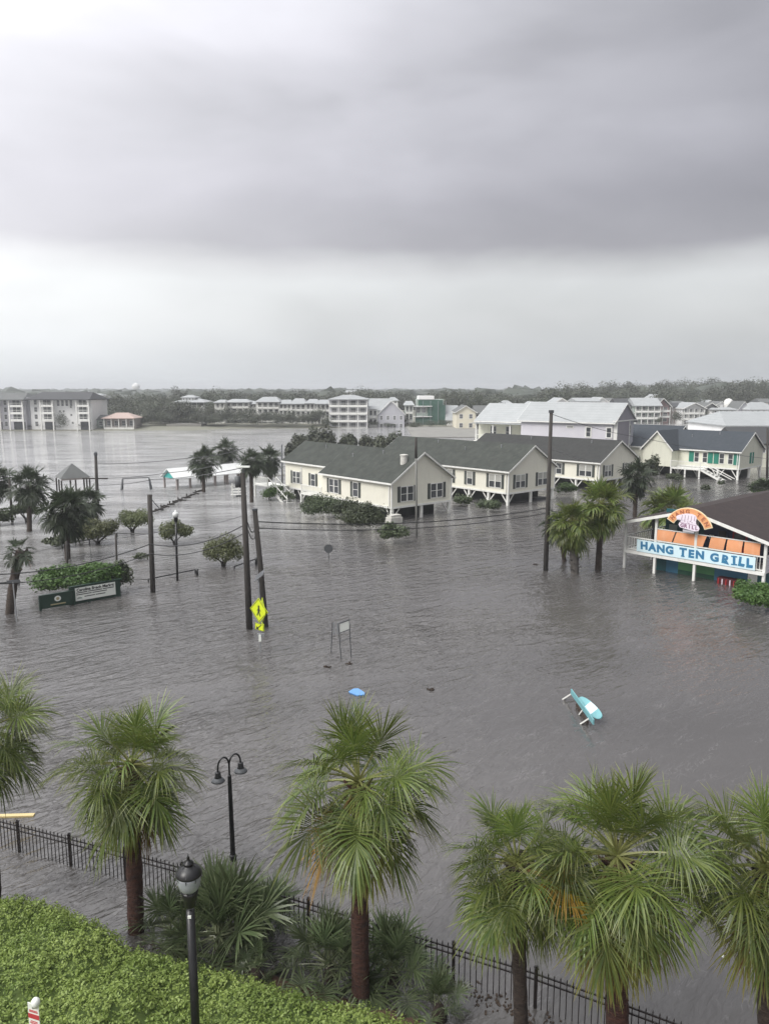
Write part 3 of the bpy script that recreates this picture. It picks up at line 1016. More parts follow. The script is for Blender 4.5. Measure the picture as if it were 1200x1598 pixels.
t = tag(MB().lathe([(0, -.03), (.05, -.02), (.055, .03), (.03, .05), (0, .055)], 8).build('floating_cup', M['sign_white'], None, loc=P(1129, 1494)), 'tiny white cup floating left of the palm at the right edge', 'litter')

# ------------------------------------------------------------------ pedestrian crossing sign with solar panel
p = P(407, 1018)
Y0 = p.y
t = thing('crossing_sign', 'yellow pedestrian crossing sign with arrow plate and solar panel half drowned before two dark poles', 'road sign', p)
z_s = lambda py: ZY(Y0, py)
MB().box(-.03, .03, -.03, .03, -.9, z_s(900)).build('post', M['metal'], t)
zc = z_s(952)
hs = (z_s(933) - z_s(972)) / 2


def diamond(parent, rz, off, front):
    e = obj('diamond_panel', MB().prism([(0, zc - hs), (hs, zc), (0, zc + hs), (-hs, zc)], -.008, .008).mesh('diamond', M['yellow']), parent, (off[0], off[1], 0), rotz=rz)
    if front:
        k = hs * .9
        rim = MB()
        o_, i_ = .93, .87
        c4 = [(0, -1), (1, 0), (0, 1), (-1, 0)]
        for q in range(4):
            (x0, z0), (x1, z1) = c4[q], c4[(q + 1) % 4]
            rim.prism([(x0 * hs * o_, zc + z0 * hs * o_), (x1 * hs * o_, zc + z1 * hs * o_), (x1 * hs * i_, zc + z1 * hs * i_), (x0 * hs * i_, zc + z0 * hs * i_)], -.012, -.0085)
        rim.build('border', M['black_print'], e)
        wk = MB()
        u = hs
        wk.tube([(0, -.0105, zc + .30 * u), (0, -.0145, zc + .30 * u)], .10 * u, 12)

        def limb(x0, z0, x1, z1, wd):
            d = Vector((x1 - x0, 0, z1 - z0)).normalized()
            n_ = Vector((-d.z, 0, d.x)) * wd * u / 2
            wk.prism([((x0 * u + n_.x), zc + z0 * u + n_.z), ((x1 * u + n_.x), zc + z1 * u + n_.z), ((x1 * u - n_.x), zc + z1 * u - n_.z), ((x0 * u - n_.x), zc + z0 * u - n_.z)], -.0140 - .0004 * len(wk.f) / 6, -.0086)
        limb(0, .20, -.02, -.12, .17)
        limb(-.02, -.08, .16, -.46, .10)
        limb(-.02, -.08, -.20, -.44, .10)
        limb(0, .14, .20, -.06, .07)
        limb(0, .14, -.20, -.04, .07)
        wk.build('walking_figure', M['black_print'], e)
    return e


diamond(t, R(-38), (-.02, -.05), True)
diamond(t, R(112), (.14, .06), False)
zp, hp = z_s(978), .17
pl = obj('arrow_plate', MB().box(-.30, .30, -.008, .008, zp - hp, zp + hp).mesh('plate', M['yellow']), t, (-.02, -.05, 0), rotz=R(-38))
ar = MB()
ar.prism([(.17, zp + .12), (.13, zp + .14), (-.12, zp - .04), (-.08, zp - .08)], -.014, -.0085)
ar.prism([(-.22, zp - .14), (-.17, zp + .04), (-.03, zp - .13)], -.0165, -.0088)
ar.build('arrow', M['black_print'], pl)
for (x0, x1, z0, z1) in ((-.29, .29, zp + hp - .022, zp + hp - .01), (-.29, .29, zp - hp + .01, zp - hp + .022), (-.29, -.278, zp - hp + .023, zp + hp - .023), (.278, .29, zp - hp + .023, zp + hp - .023)):
    MB().box(x0, x1, -.0125, -.0085, z0, z1).build('border', M['black_print'], pl)
obj('arrow_plate', MB().box(-.28, .28, -.008, .008, zp - hp, zp + hp).mesh('plate2', M['yellow']), t, (.14, .05, 0), rotz=R(112))
MB().box(-.14, .22, -.09, .0, z_s(993), z_s(988)).build('flasher_bar', M['metal'], t)
MB().box(-.05, .06, -.14, .05, z_s(1000), z_s(990) + .01).build('control_box', M['sign_white'], t)
sp = obj('solar_panel', MB().box(-.31, .31, -.22, .22, -.02, .02).mesh('solar', M['metal']), t, (.04, 0, z_s(900) + .05), rot=(R(36), R(-38), R(-30)))
MB().box(-.29, .29, -.20, .20, .021, .025).build('solar_cells', M['metal_dark'], sp)

# ------------------------------------------------------------------ framed sign on three legs
q1, q2, q3 = P(516, 1018), P(534, 1029), P(549, 1026)
t = thing('frame_sign', 'grey metal frame sign on three thin legs standing alone in the flood', 'sign', q2)
for q, pyt, px2 in ((q1, 971, 519), (q2, 973, 528), (q3, 968, 545)):
    top = D(px2, pyt, q.y)
    MB().bar(q - q2 + Vector((0, 0, -.6)), top - q2, .045).build('leg', M['metal_dark'], t)
za, zb, zc_ = ZY(q2.y, 973), ZY(q2.y, 988), ZY(q2.y, 1001)
A_, B_ = D(529, 980, q2.y) - q2, D(546, 977, q3.y) - q2
A0, B0 = Vector((A_.x, A_.y, 0)), Vector((B_.x, B_.y, 0))
MB().bar(A0 + Vector((0, 0, za)), B0 + Vector((0, 0, za + .12)), .045).build('top_bar', M['metal_dark'], t)
MB().bar(A0 + Vector((.02, 0, zb)), B0 + Vector((.02, 0, zb + .12)), .03).build('cross_bar', M['metal_dark'], t)
MB().bar(A0 + Vector((.05, 0, zc_)), B0 + Vector((.06, 0, zc_ + .1)), .025).build('cross_bar', M['metal_dark'], t)
dd = (B0 - A0) * .84
a_ = A0 + (B0 - A0) * .1
MB().poly([a_ + Vector((0, -.01, zb + .03)), a_ + dd + Vector((0, -.01, zb + .13)), a_ + dd + Vector((0, -.01, za + .07)), a_ + Vector((0, -.01, za - .02))]).build('panel', M['sign_white'], t)
C0 = D(520, 980, q1.y) - q2
for k, xx in enumerate((.05, .21)):
    MB().box(C0.x + xx - .045, C0.x + xx + .045, C0.y - .01, C0.y + .01, ZY(q1.y, 990), ZY(q1.y, 972)).build('side_panel', M['metal'], t)

# octagonal sign seen from behind
p = P(513, 873)
t = thing('stop_sign', 'small grey back of a round road sign on a nearly drowned post', 'road sign', p)
MB().box(-.03, .03, -.02, .02, -.8, ZY(p.y, 862)).build('post', M['metal_dark'], t)
zc = ZY(p.y, 856)
MB().prism([(.36 * math.cos(R(22.5 + 45 * k)), zc + .36 * math.sin(R(22.5 + 45 * k))) for k in range(8)], -.04, -.02).build('octagon_plate', M['metal_dark'], t)


# ------------------------------------------------------------------ poles and lamps out in the flood
def top_at(p, px, py):
    return D(px, py, p.y) - p


def pole(name, label, cat, bx, by, tx, ty, r0, r1, m='wood_pole', group=None):
    p = P(bx, by)
    t = thing(name, label, cat, p, 0, group)
    tp = top_at(p, tx, ty)
    MB().tube([Vector((0, 0, -.9)) - tp * .0, tp * .5, tp], [r0, (r0 + r1) / 2, r1], 12).build('pole', M[m], t, True)
    return t, tp, p


gp = 'utility poles standing in the flood'
t, tpA, pA = pole('utility_pole', 'dark utility pole carrying a flat street light, tallest beside the crossing sign', 'utility pole', 390, 981, 379, 738, .19, .135, group=gp)
MB().lathe([(.0, tpA.z - .78), (.16, tpA.z - .76), (.17, tpA.z - .2), (.0, tpA.z - .16)], 12, (tpA.x - .26, tpA.y, 0)).build('transformer', M['metal_dark'], t, True)
MB().bar(tpA + Vector((-.10, 0, -1.22)), tpA + Vector((-.38, 0, -1.24)), .09).build('bracket', M['metal_dark'], t)
MB().bar(tpA + Vector((0, 0, -.05)), tpA + Vector((.05, 0, .28)), .07).build('lamp_mount', M['metal_dark'], t)
MB().box(-.34, .36, -.15, .15, -.03, .045).build('light_head', M['sign_white'], t, loc=tpA + Vector((.02, 0, .32)))
t, tpB, pB = pole('utility_pole', 'shorter leaning dark pole just right of the pole with the street light', 'utility pole', 416, 978, 398, 796, .17, .13, group=gp)
MB().lathe([(.15, tpB.z - .02), (.16, tpB.z), (.15, tpB.z + .08), (.05, tpB.z + .10)], 10, (tpB.x, tpB.y, 0)).build('pole_cap', M['metal_dark'], t)
t, tpC, pC = pole('utility_pole', 'thick dark pole cut off flat at the top, right of the market hedge', 'utility pole', 239, 924, 234, 772, .17, .15, group=gp)
MB().bar(tpC + Vector((.1, 0, -.3)), tpC + Vector((.55, .1, -.9)), .05).build('bracket', M['metal_dark'], t)
t, tpD, pD = pole('utility_pole', 'tall thin dark pole left of the restaurant, rising above the rooftops', 'utility pole', 851, 890, 860, 640, .185, .12, group=gp)
MB().box(-.16, .16, -.12, .12, -.2, .0).build('pole_top_plate', M['metal_dark'], t, loc=tpD)
t, tpE, pE = pole('utility_pole', 'slim grey pole with dark upper half in front of the first yellow house', 'utility pole', 650, 838, 649, 683, .10, .09, 'grey_pole', gp)
zz = ZY(pE.y, 715)
MB().tube([(tpE.x * .9, 0, zz), (tpE.x, 0, tpE.z + .02)], [.115, .11], 10).build('dark_sleeve', M['wood_pole'], t, True)
t, tpF, pF = pole('utility_pole', 'distant pole with crossarm at the shore right of the gazebo', 'utility pole', 153, 790, 150, 712, .20, .15, group=gp)
MB().box(-1.6, 1.2, -.06, .06, -2.55, -2.4).build('crossarm', M['wood_pole'], t, loc=tpF)
MB().lathe([(.12, 0), (.2, .1), (.2, .4), (.05, .5)], 8).build('insulator', M['metal_dark'], t, loc=tpF)
t, _, _ = pole('light_pole', 'thin dark light pole between the two palms at the far left', 'light pole', 20, 815, 15, 745, .13, .10, group=None)
MB().bar((_x := top_at(P(20, 815), 15, 746)), _x + Vector((-.9, 0, .25)), .10).build('arm', M['black_metal'], t)
pole('utility_pole', 'thin dark pole rising from the market hedge below the big palm', 'utility pole', 107, 912, 104, 845, .075, .065, group=gp)
pole('utility_pole', 'thin dark pole at the right end of the market sign board', 'utility pole', 184, 905, 181, 833, .075, .065, group=gp)
t, tq, p = pole('globe_lamp', 'black lamp post with white globe between thick pole and market rail', 'street lamp', 277, 906, 275, 815, .085, .07, 'black_metal')
MB().lathe([(.07, 0), (.13, .08), (.14, .30), (.16, .36)], 12).build('fitter', M['black_metal'], t, True, loc=tq)
MB().lathe([(.16, .36), (.20, .48), (.21, .58), (.15, .68), (.07, .72), (.04, .82), (.01, .86)], 14).build('globe', M['globe'], t, True, loc=tq)
pole('utility_pole', 'short grey pole behind the left corner of the first yellow house', 'utility pole', 441, 772, 440, 694, .11, .09, 'metal_dark', gp)
pole('utility_pole', 'dark pole at the right edge beside the house with green shutters', 'utility pole', 1197, 745, 1197, 668, .18, .15, group=gp)
pole('light_pole', 'thin black post at the right edge beside the last palm', 'light pole', 1199, 1640, 1197, 1500, .05, .04, 'black_metal')
pole('sign_post', 'short grey pole in the water below the middle palms', 'sign post', 918, 868, 918, 842, .05, .05, 'grey_pole')
pole('bollard', 'short dark bollard at the end of the drowned market rail', 'bollard', 308, 898, 308, 888, .09, .09, 'black_metal')
pole('bollard', 'short dark bollard between the two leaning dark poles', 'bollard', 400, 882, 400, 870, .09, .09, 'black_metal')
# thin post with name board, far left
p = P(27, 970)
t = thing('street_name_post', 'thin grey street sign post leaning beside the broken palm', 'road sign', p)
tp = top_at(p, 21, 908)
MB().bar((0, 0, -.5), tp, .055).build('post', M['metal'], t)
MB().bar(tp + Vector((-.35, 0, .0)), tp + Vector((.40, 0, .05)), .03, .16).build('name_plate', M['metal_dark'], t)


def rail(name, label, pts, r=.05, posts=(), m='black_metal', cat='rail'):
    q = [P(x, y, z) for x, y, z in pts]
    t = thing(name, label, cat, (q[0].x, q[0].y, 0))
    o = Vector(t.location)
    MB().tube([v - o for v in q], r, 6).build('pipe', M[m], t)
    for k in posts:
        MB().tube([(q[k] - o) + Vector((0, 0, -1)), q[k] - o], r, 6).build('post', M[m], t)


rail('guard_rail', 'low black pipe rail just above water right of the market hedge', [(196, 903, .22), (232, 904, .22), (255, 899, .22), (305, 889, .28)], .045, (0, 1, 3))
rail('guard_rail', 'short black pipe rail behind the two leaning dark poles', [(366, 884, .2), (400, 872, .25)], .045, (0, 1))
rail('guard_rail', 'black pipe rail running into the market hedge from the left edge', [(-20, 912, .3), (30, 907, .3)], .05, (0, 1))
rail('guard_rail', 'thin rail above water crossing behind the market hedge', [(98, 849, .35), (140, 842, .35), (183, 832, .35), (233, 833, .35)], .05, (0, 1, 2))
# submerged fence tips running out from the thick pole
t = thing('drowned_fence', 'jagged line of dark fence tops emerging behind the thick pole', 'fence', P(240, 800))
o = Vector(t.location)
for k in range(17):
    f_ = k / 16
    q = P(238 + 72 * f_ + random.uniform(-1, 1), 800 - 32 * f_, 0) - o
    d = Vector((random.uniform(.5, .9), random.uniform(.2, .7), 0)) * 1.0
    MB().bar(q + Vector((0, 0, random.uniform(.05, .3))), q + d + Vector((0, 0, random.uniform(.0, .35))), .11, .16).build('board', M['wood_pole'], t)
    if k % 3 == 0:
        MB().bar(q + Vector((0, 0, -.8)), q + Vector((0, 0, .45)), .12).build('post', M['wood_pole'], t)


def wire(label, pts, sag, r=.018, group='overhead wires'):
    """pts: (px, py, Y) fixing points"""
    q = [D(*a) for a in pts]
    out_ = []
    for a, b in zip(q, q[1:]):
        n_ = 14
        for k in range(n_ + (b is q[-1])):
            f_ = k / n_
            v = a.lerp(b, f_)
            v.z -= sag * 4 * f_ * (1 - f_)
            out_.append(v)
    o = out_[0].copy()
    tag(MB().tube([v - o for v in out_], r, 5).build('wire', M['black_metal'], None, loc=o), label, 'cable', group)


wire('upper heavy cable from the far left past both leaning poles to the tall pole', [(-60, 897, 40), (235, 849, 46), (387, 816, 40.7), (401, 814, 41.3), (857, 792, 54.7)], .55, .030)
wire('lower heavy cable from the far left past both leaning poles to the tall pole', [(-60, 912, 40), (235, 864, 46), (388, 828, 40.7), (402, 824, 41.3), (857, 800, 54.7)], .55, .026)
wire('thin cable behind the thick pole reaching the transformer pole', [(-40, 878, 50), (105, 849, 47), (300, 820, 44), (378, 805, 40.7)], .12, .012)
wire('topmost thin cable from the shore pole across the bay', [(150, 724, 92), (300, 714, 86), (380, 700, 80)], .2, .035)
wire('middle thin cable from the shore pole across the bay', [(150, 746, 92), (260, 738, 86), (378, 716, 70)], .2, .035)
wire('lowest thin cable from the shore pole across the bay', [(151, 757, 92), (240, 748, 86), (378, 730, 60)], .2, .035)
wire('service cable over the roof of the house with green shutters', [(860, 646, 54.7), (1000, 683, 70), (1200, 716, 90)], .2, .02)
wire('service cable low across the flooded street right of the third yellow house', [(1000, 722, 80), (1090, 745, 76), (1210, 764, 70)], .1, .015)
wire('service cable sagging onto the third yellow house', [(860, 700, 54.7), (935, 721, 97)], .25, .015)

# ------------------------------------------------------------------ bushes and trees in the flood
def bush(name, label, cat, px0, px1, pyt, pyb, n, leaf, mk='bush', depth=None, seed=1, group=None, clumps=16, trunk=False, cr=.42, z0=None, dy=0.0):
    """rounded shrub whose outline spans the given part of the photograph; its foot is on the water"""
    p = P((px0 + px1) / 2, pyb)
    w_ = (px1 - px0) / FOC * (p.y * math.cos(PITCH) + CAM_H * math.sin(PITCH))
    rx = w_ / 2 / 1.12
    ry = depth / 2 if depth else rx * .8
    p.y += ry * .5 + dy
    h = ZY(p.y, pyt)
    if not trunk:
        rz_ = h / 1.75
        me = crown_mesh('leaves', M[mk], seed, (rx, ry, rz_), leaf, n, clumps, cr, 0, base=h * .40)
        return tag(obj(name, me, None, (p.x, p.y, 0)), label, cat, group)
    t = thing(name, label, cat, (p.x, p.y, 0), 0, group)
    z0 = z0 or h * .5
    clumps, cr = 15, .40
    z0 *= .72
    rz_ = (h - z0) / 1.1
    obj('crown', crown_mesh('crown', M[mk], seed, (rx, ry, rz_), leaf, n, clumps, cr, -.1, base=z0 + rz_ * .18), t)
    r = random.Random(seed)
    mb = MB()
    for k in range(6):
        a = 2 * PI * k / 6 + r.uniform(-.4, .4)
        q = Vector((math.cos(a) * rx * .55, math.sin(a) * ry * .55, z0 + rz_ * .2))
        mb.tube([(0, 0, -.7), (q.x * .15, q.y * .15, z0 * .35), (q.x * .6, q.y * .6, z0 * .8), q], [rx * .036, rx * .034, rx * .024, rx * .010], 6)
    mb.build('trunk', M['bark_grey'], t, True)
    return t


gs = 'small spreading trees standing in the flood'
bush('small_tree', 'flat topped small tree behind and left of the thick pole', 'tree', 166, 240, 790, 834, 5200, .18, 'olive', seed=21, group=gs, trunk=True, z0=1.3)
bush('small_tree', 'olive small tree with its crown on the water right of the big palm', 'tree', 106, 190, 806, 852, 5600, .18, 'olive', seed=22, group=gs, trunk=True, z0=1.0)
bush('small_tree', 'small tree behind the globe lamp post', 'tree', 236, 303, 810, 852, 4800, .17, 'olive', seed=23, group=gs, trunk=True, z0=1.1)
bush('small_tree', 'brightest small spreading tree left of the pole with the street light', 'tree', 302, 390, 830, 886, 6800, .14, 'olive', seed=24, group=gs, trunk=True, z0=1.1)
bush('small_tree', 'low grey green tree at the foot of the second palm from the left', 'tree', 6, 68, 782, 817, 4000, .20, 'bush', seed=25, group=gs, trunk=True, z0=1.4)
bush('shrub', 'dull shrub cut by the left edge of the picture below the first palm', 'bush', -40, 20, 792, 822, 1800, .3, 'bush', seed=26)
bush('shrub', 'thin grey shrub low in the water between the left palms', 'bush', 60, 118, 832, 856, 1000, .3, 'bush', seed=27)
bush('shrub', 'drowned shrub tops in front of the thick pole rail', 'bush', 205, 236, 862, 876, 350, .2, 'bush', seed=28)
# island hedge behind the market sign
bush('island_hedge', 'long dark green mounded hedge behind the market sign board', 'hedge', -6, 205, 872, 944, 16000, .18, 'bush_bright', depth=3.4, seed=29, clumps=34, cr=.32, dy=1.3)
bush('shrub', 'loose grey green shrub at the right end of the market sign hedge', 'bush', 165, 208, 872, 925, 2200, .20, 'bush', seed=30)
bush('restaurant_hedge', 'rounded bright green bush in the water in front of the restaurant corner', 'bush', 1143, 1232, 898, 958, 6500, .17, 'bush_bright', depth=3.2, seed=31, clumps=22, cr=.36)

# palms farther out
g2 = 'palms standing out in the flood'


def fp(bx, by, tx, ty, rpx, label, n=26, seed=0, nseg=22, tr=.20, mk='frond_far', lo=-65, **kw):
    p = P(bx, by)
    top = D(tx, ty, p.y)
    rad = 1.17 * rpx / FOC * (p.y * math.cos(PITCH) + (CAM_H - top.z) * math.sin(PITCH))
    return palm(p, top, rad, int(n * 1.5), label, kw.pop('group', g2), thin=1.5, mk=mk, nseg=nseg, tr=(tr * 1.15, tr), seed=seed, lo=lo, bark=kw.pop('bark', 'bark'), **kw)


fp(-4, 812, -4, 750, 26, 'dark palm crown cut by the left edge of the picture above the grey shrub', 30, 41)
fp(46, 829, 46, 757, 31, 'slender palm second from the left edge with a round dark crown', 34, 42)
fp(106, 872, 103, 797, 39, 'biggest and greenest of the palms near the gazebo', 40, 43, 20)
fp(123, 838, 133, 786, 29, 'dark palm crown just behind the biggest one below the gazebo roof', 36, 44)
p = P(13, 957)
t = palm(p, D(33, 860, p.y), 1.15, 15, 'storm-broken palm leaning right with a ragged half crown at the left edge', g2, mk='frond_far', nseg=20, tr=(.24, .26), seed=45, lo=-70, dead=2, bark='bark', bow=-.12, boots=26)
fp(318, 768, 318, 719, 24, 'palm in front of the white shelter roof', 32, 46)
fp(352, 750, 352, 704, 21, 'palm behind the right part of the white shelter', 30, 47)
fp(393, 784, 392, 720, 22, 'palm just right of the street light head', 32, 48)
fp(420, 762, 420, 716, 22, 'palm nearest the left end of the first yellow house', 32, 49)
fp(898, 895, 893, 816, 38, 'wide palm with a pale criss-cross trunk beside the tall pole', 42, 50, 26, .27, 'frond', bark='bark_grey', boots=110)
fp(883, 876, 872, 820, 30, 'bent thin palm hidden behind the criss-cross trunk', 22, 51, 20, .14, 'frond_far')
fp(933, 889, 938, 789, 41, 'green palm with a straight dark trunk, left of the restaurant deck', 44, 52, 26, .21, 'frond')
fp(990, 806, 993, 744, 29, 'dark palm behind the restaurant roof, near the third yellow house', 34, 53, 18, .19)
fp(1046, 822, 1045, 800, 44, 'low bright palm with hidden trunk behind the restaurant logo sign', 40, 54, 22, .2, 'frond', lo=-30)
fp(1192, 790, 1190, 770, 27, 'low palm at the right edge above the brown restaurant roof', 30, 55, 16, .2)
# ------------------------------------------------------------------ market sign boards
a, b = P(64, 953), P(116, 944)
d = b - a
t = thing('welcome_sign', 'dark green board with a round white emblem left of the market banner', 'sign', a, math.atan2(d.y, d.x))
L = d.length
MB().box(.05, L - .05, -.04, .04, .08, .86).build('board', M['sign_green'], t)
MB().box(-.04, L + .04, -.07, .07, .86, .92).build('cap_rail', M['sign_green'], t)
for x in (-.06, L - .02):
    MB().box(x, x + .12, -.06, .06, -.8, .855).build('post', M['sign_green'], t)
em = MB().prism([(L * .52 + .19 * math.cos(k * PI / 10), .58 + .17 * math.sin(k * PI / 10)) for k in range(20)], -.055, -.041).build('emblem', M['sign_white'], t)
MB().prism([(L * .52 + .10 * math.cos(k * PI / 4), .58 + .10 * math.sin(k * PI / 4)) for k in range(8)], -.060, -.0555).build('emblem_mark', M['gold'], em)
for k, (x0, x1) in enumerate(((.28, .44), (.46, .70))):
    MB().box(L * x0 + .04, L * x1 + .1, -.052, -.041, .22 + .0 * k, .29).build('gold_bar', M['gold'], t)
a, b = P(112, 944), P(190, 930)
d = b - a
L = d.length
t = thing('market_sign', 'long dark green board carrying the white market banner in front of the island hedge', 'sign', a, math.atan2(d.y, d.x))
MB().box(.05, L - .05, -.05, .05, .03, 1.08).build('board', M['sign_green'], t)
MB().box(-.05, L + .05, -.08, .08, 1.08, 1.14).build('cap_rail', M['sign_green'], t)
for x in (-.1, L * .33, L * .93):
    MB().box(x, x + .14, -.065, .07, -.8, 1.075).build('post', M['sign_green'], t)
bw = L * .80
x0 = L * .075
bn = MB().box(x0, x0 + bw, -.10, -.085, .20, 1.01).build('banner', M['sign_white'], t)
obj('lettering', text_mesh('Carolina Beach Market', bw * .099, M['black_print'], .003, .008), bn, (x0 + bw * .5, -.105, .86))
for k, (fx0, fx1, z) in enumerate(((.03, .30, .70), (.32, .66, .70), (.68, .96, .70), (.03, .40, .58), (.42, .78, .58), (.22, .48, .42), (.5, .74, .42))):
    MB().box(x0 + bw * fx0, x0 + bw * fx1, -.1035, -.1005, z - .025, z + .025).build('print_line', M['black_print'], bn)
MB().prism([(x0 + bw * .1 + .17 * math.cos(q * PI / 8), .32 + .11 * math.sin(q * PI / 8)) for q in range(9)], -.104, -.1005).build('print_mark', M['sage'], bn)

# ------------------------------------------------------------------ gazebo, shelter, swings at the shore of the lake
Yg = 93.0
g0 = D(114, 744, Yg)
ze, zr = ZY(Yg, 744), ZY(Yg, 723)
hw = 27.5 / FOC * (Yg + 2)
t = thing('gazebo', 'open gazebo with grey hipped roof above the palms by the lake', 'gazebo', (g0.x, Yg, 0), R(33))
hw2 = hw / 1.36
rf = MB()
o = hw2 + .15
for q in (((-o, -o), (o, -o)), ((o, -o), (o, o)), ((o, o), (-o, o)), ((-o, o), (-o, -o))):
    rf.poly([(*q[0], ze), (*q[1], ze), (0, 0, zr)])
rf.poly([(-o, -o, ze), (-o, o, ze), (o, o, ze), (o, -o, ze)])
rf.build('roof', M['roof_grey'], t)
MB().box(-hw2, hw2, -hw2 - .05, -hw2 + .05, ze - .22, ze - .003).box(-hw2, hw2, hw2 - .05, hw2 + .05, ze - .22, ze - .003).build('beam', M['taupe'], t)
for x, y in ((-1, -1), (0, -1), (1, -1), (-1, 0), (1, 0), (-1, 1), (0, 1), (1, 1)):
    MB().box(x * hw2 - .08, x * hw2 + .08, y * hw2 - .08, y * hw2 + .08, -.9, ze - .23).build('post', M['wood_pole'], t)

t = thing('picnic_shelter', 'long open shelter with white roof and turquoise gable standing in the lake', 'shelter', P(276, 764), R(45))
ze, zr = 1.45, 2.55
Wd, Ln = 3.2, 12.0         # local x along the length, y across (towards the far left)
Y1 = Wd
rf = MB()
rf.prism([(-.4, ze), (0, ze), (0, ze + .06), (-.4, ze + .06)], 0, 0.001)
rf = MB()
for (ya, yb) in ((-.3, Wd / 2), (Wd + .3, Wd / 2)):
    rf.v += [(-.4, ya, ze - .1), (Ln + .3, ya, ze - .1), (Ln + .3, yb, zr), (-.4, yb, zr), (-.4, ya, ze), (Ln + .3, ya, ze), (Ln + .3, yb, zr + .1), (-.4, yb, zr + .1)]
    i = len(rf.v) - 8
    rf.f += [(i + q for q in f) and tuple(i + q for q in f) for f in ((0, 1, 2, 3), (4, 5, 6, 7), (0, 1, 5, 4), (1, 2, 6, 5), (3, 0, 4, 7))]
rf.build('roof', M['roof_bright'], t)
MB().poly([(0, -.1, ze - .08), (0, Wd / 2, zr - .02), (0, Wd + .1, ze - .08)]).build('gable', M['teal_wall'], t)
pm_ = MB().box(-.11, .11, -.11, .11, -.8, ze - .12).mesh('post', M['taupe'])
for k in range(7):
    for y in (0, Wd):
        obj('post', pm_, t, (.1 + k * 1.93, y, 0))
t = thing('swing_set', 'grey swing frame half drowned in the lake left of the white shelter', 'swing', P(193, 764), R(8))
hs_ = ZY(t.location.y, 747)
for x in (0, 3.3):
    for y in (-.7, .7):
        MB().bar((x + (-.25 if x == 0 else .3), y, -.7), (x, 0, hs_), .16).build('leg', M['metal_dark'], t)
MB().bar((0, 0, hs_), (3.3, 0, hs_ + .1), .10).build('top_bar', M['metal_dark'], t)
# white play boat frame in front of the shelter's end
t = thing('dock_steps', 'white timber steps and rails awash beside the pole with the street light', 'steps', P(368, 775), R(20))
for k in range(3):
    MB().box(-.5 + k * .75, -.38 + k * .75, -.5, -.38, -.6, 1.7 - .2 * k).build('post', M['white'], t)
    MB().box(-.6 + k * .1, 1.3, -.6 + .45 * k, -.25 + .45 * k, .25 + .28 * k, .33 + .28 * k).build('tread', M['white'], t)
MB().box(-.6, 1.3, -.37, -.31, 1.2, 1.32).build('handrail', M['white'], t)
t = thing('deck_rail', 'low grey deck edge and rail between shelter and first yellow house', 'railing', P(392, 752))
MB().bar((0, 0, .5), (6, 6, .5), .14, .2).build('rail', M['concrete'], t)
for k in range(4):
    MB().bar((k * 2, k * 2, -.6), (k * 2, k * 2, 1.5), .14).build('post', M['concrete'], t)


# ------------------------------------------------------------------ buildings: shared pieces
WIN = {}


def window(parent, face, w_, h_, double=False, glass='glass', frame='white', fw=.07, deep=.05, blind=False):
    """face = (origin on the wall, rotation about z); the window looks along its own -y"""
    loc, rz = face
    k = ('f', w_, h_, double, frame, fw, deep)
    if k not in WIN:
        mb = MB()
        mb.box(-w_ / 2, w_ / 2, -deep, .01, -h_ / 2, -h_ / 2 + fw).box(-w_ / 2, w_ / 2, -deep, .01, h_ / 2 - fw, h_ / 2)
        z0, z1 = -h_ / 2 + fw, h_ / 2 - fw
        mb.box(-w_ / 2, -w_ / 2 + fw, -deep, .01, z0, z1).box(w_ / 2 - fw, w_ / 2, -deep, .01, z0, z1)
        if double:
            mb.box(-fw, fw, -deep, .01, z0, z1)
        for (xa, xb) in (((-w_ / 2 + fw, -fw), (fw, w_ / 2 - fw)) if double else ((-w_ / 2 + fw, w_ / 2 - fw),)):
            mb.box(xa, xb, -deep + .012, .008, -.025, .025)
        WIN[k] = mb.mesh('window', M[frame])
    g = ('g', w_, h_, glass)
    if g not in WIN:
        WIN[g] = MB().box(-w_ / 2 + .02, w_ / 2 - .02, -.016, .006, -h_ / 2 + .02, h_ / 2 - .02).mesh('pane', M[glass])
    o = obj('window', WIN[k], parent, loc, rotz=rz)
    obj('pane', WIN[g], o)
    if blind:
        b = ('b', w_, h_)
        if b not in WIN:
            WIN[b] = MB().box(-w_ / 2 + .06, w_ / 2 - .06, -.0245, -.0165, 0.03, h_ / 2 - .06).mesh('blind', M['blind'])
        obj('blind', WIN[b], o)
    return o


def shutter(parent, face, off, w_, h_, m):
    loc, rz = face
    k = ('s', w_, h_, m)
    if k not in WIN:
        WIN[k] = MB().box(-w_ / 2, w_ / 2, -.045, .0, -h_ / 2, h_ / 2).mesh('shutter', M[m])
    v = Vector(loc) + Matrix.Rotation(rz, 3, 'Z') @ Vector((off, 0, 0))
    return obj('shutter', WIN[k], parent, v, rotz=rz)


def win_set(parent, face, w_, h_, double, sh, **kw):
    window(parent, face, w_, h_, double, **kw)
    if sh:
        sw = .36
        for s in (-1, 1):
            shutter(parent, face, s * (w_ / 2 + sw / 2 + .02), sw, h_ + .04, sh)


def world_u(t, plane, px, z, rng_=(-5, 45)):
    """local coordinate along a wall at which it crosses column px; plane = ('x', value) or ('y', value)"""
    M4 = Matrix.Translation(t.location) @ Matrix.Rotation(t.rotation_euler.z, 4, 'Z')

    def f(u):
        q = (plane[1], u, z) if plane[0] == 'x' else (u, plane[1], z)
        return proj(M4 @ Vector(q))[0] - px
    a, b = rng_
    fa = f(a)
    for _ in range(50):
        m_ = (a + b) / 2
        fm = f(m_)
        if (fm > 0) == (fa > 0):
            a, fa = m_, fm
        else:
            b = m_
    return (a + b) / 2


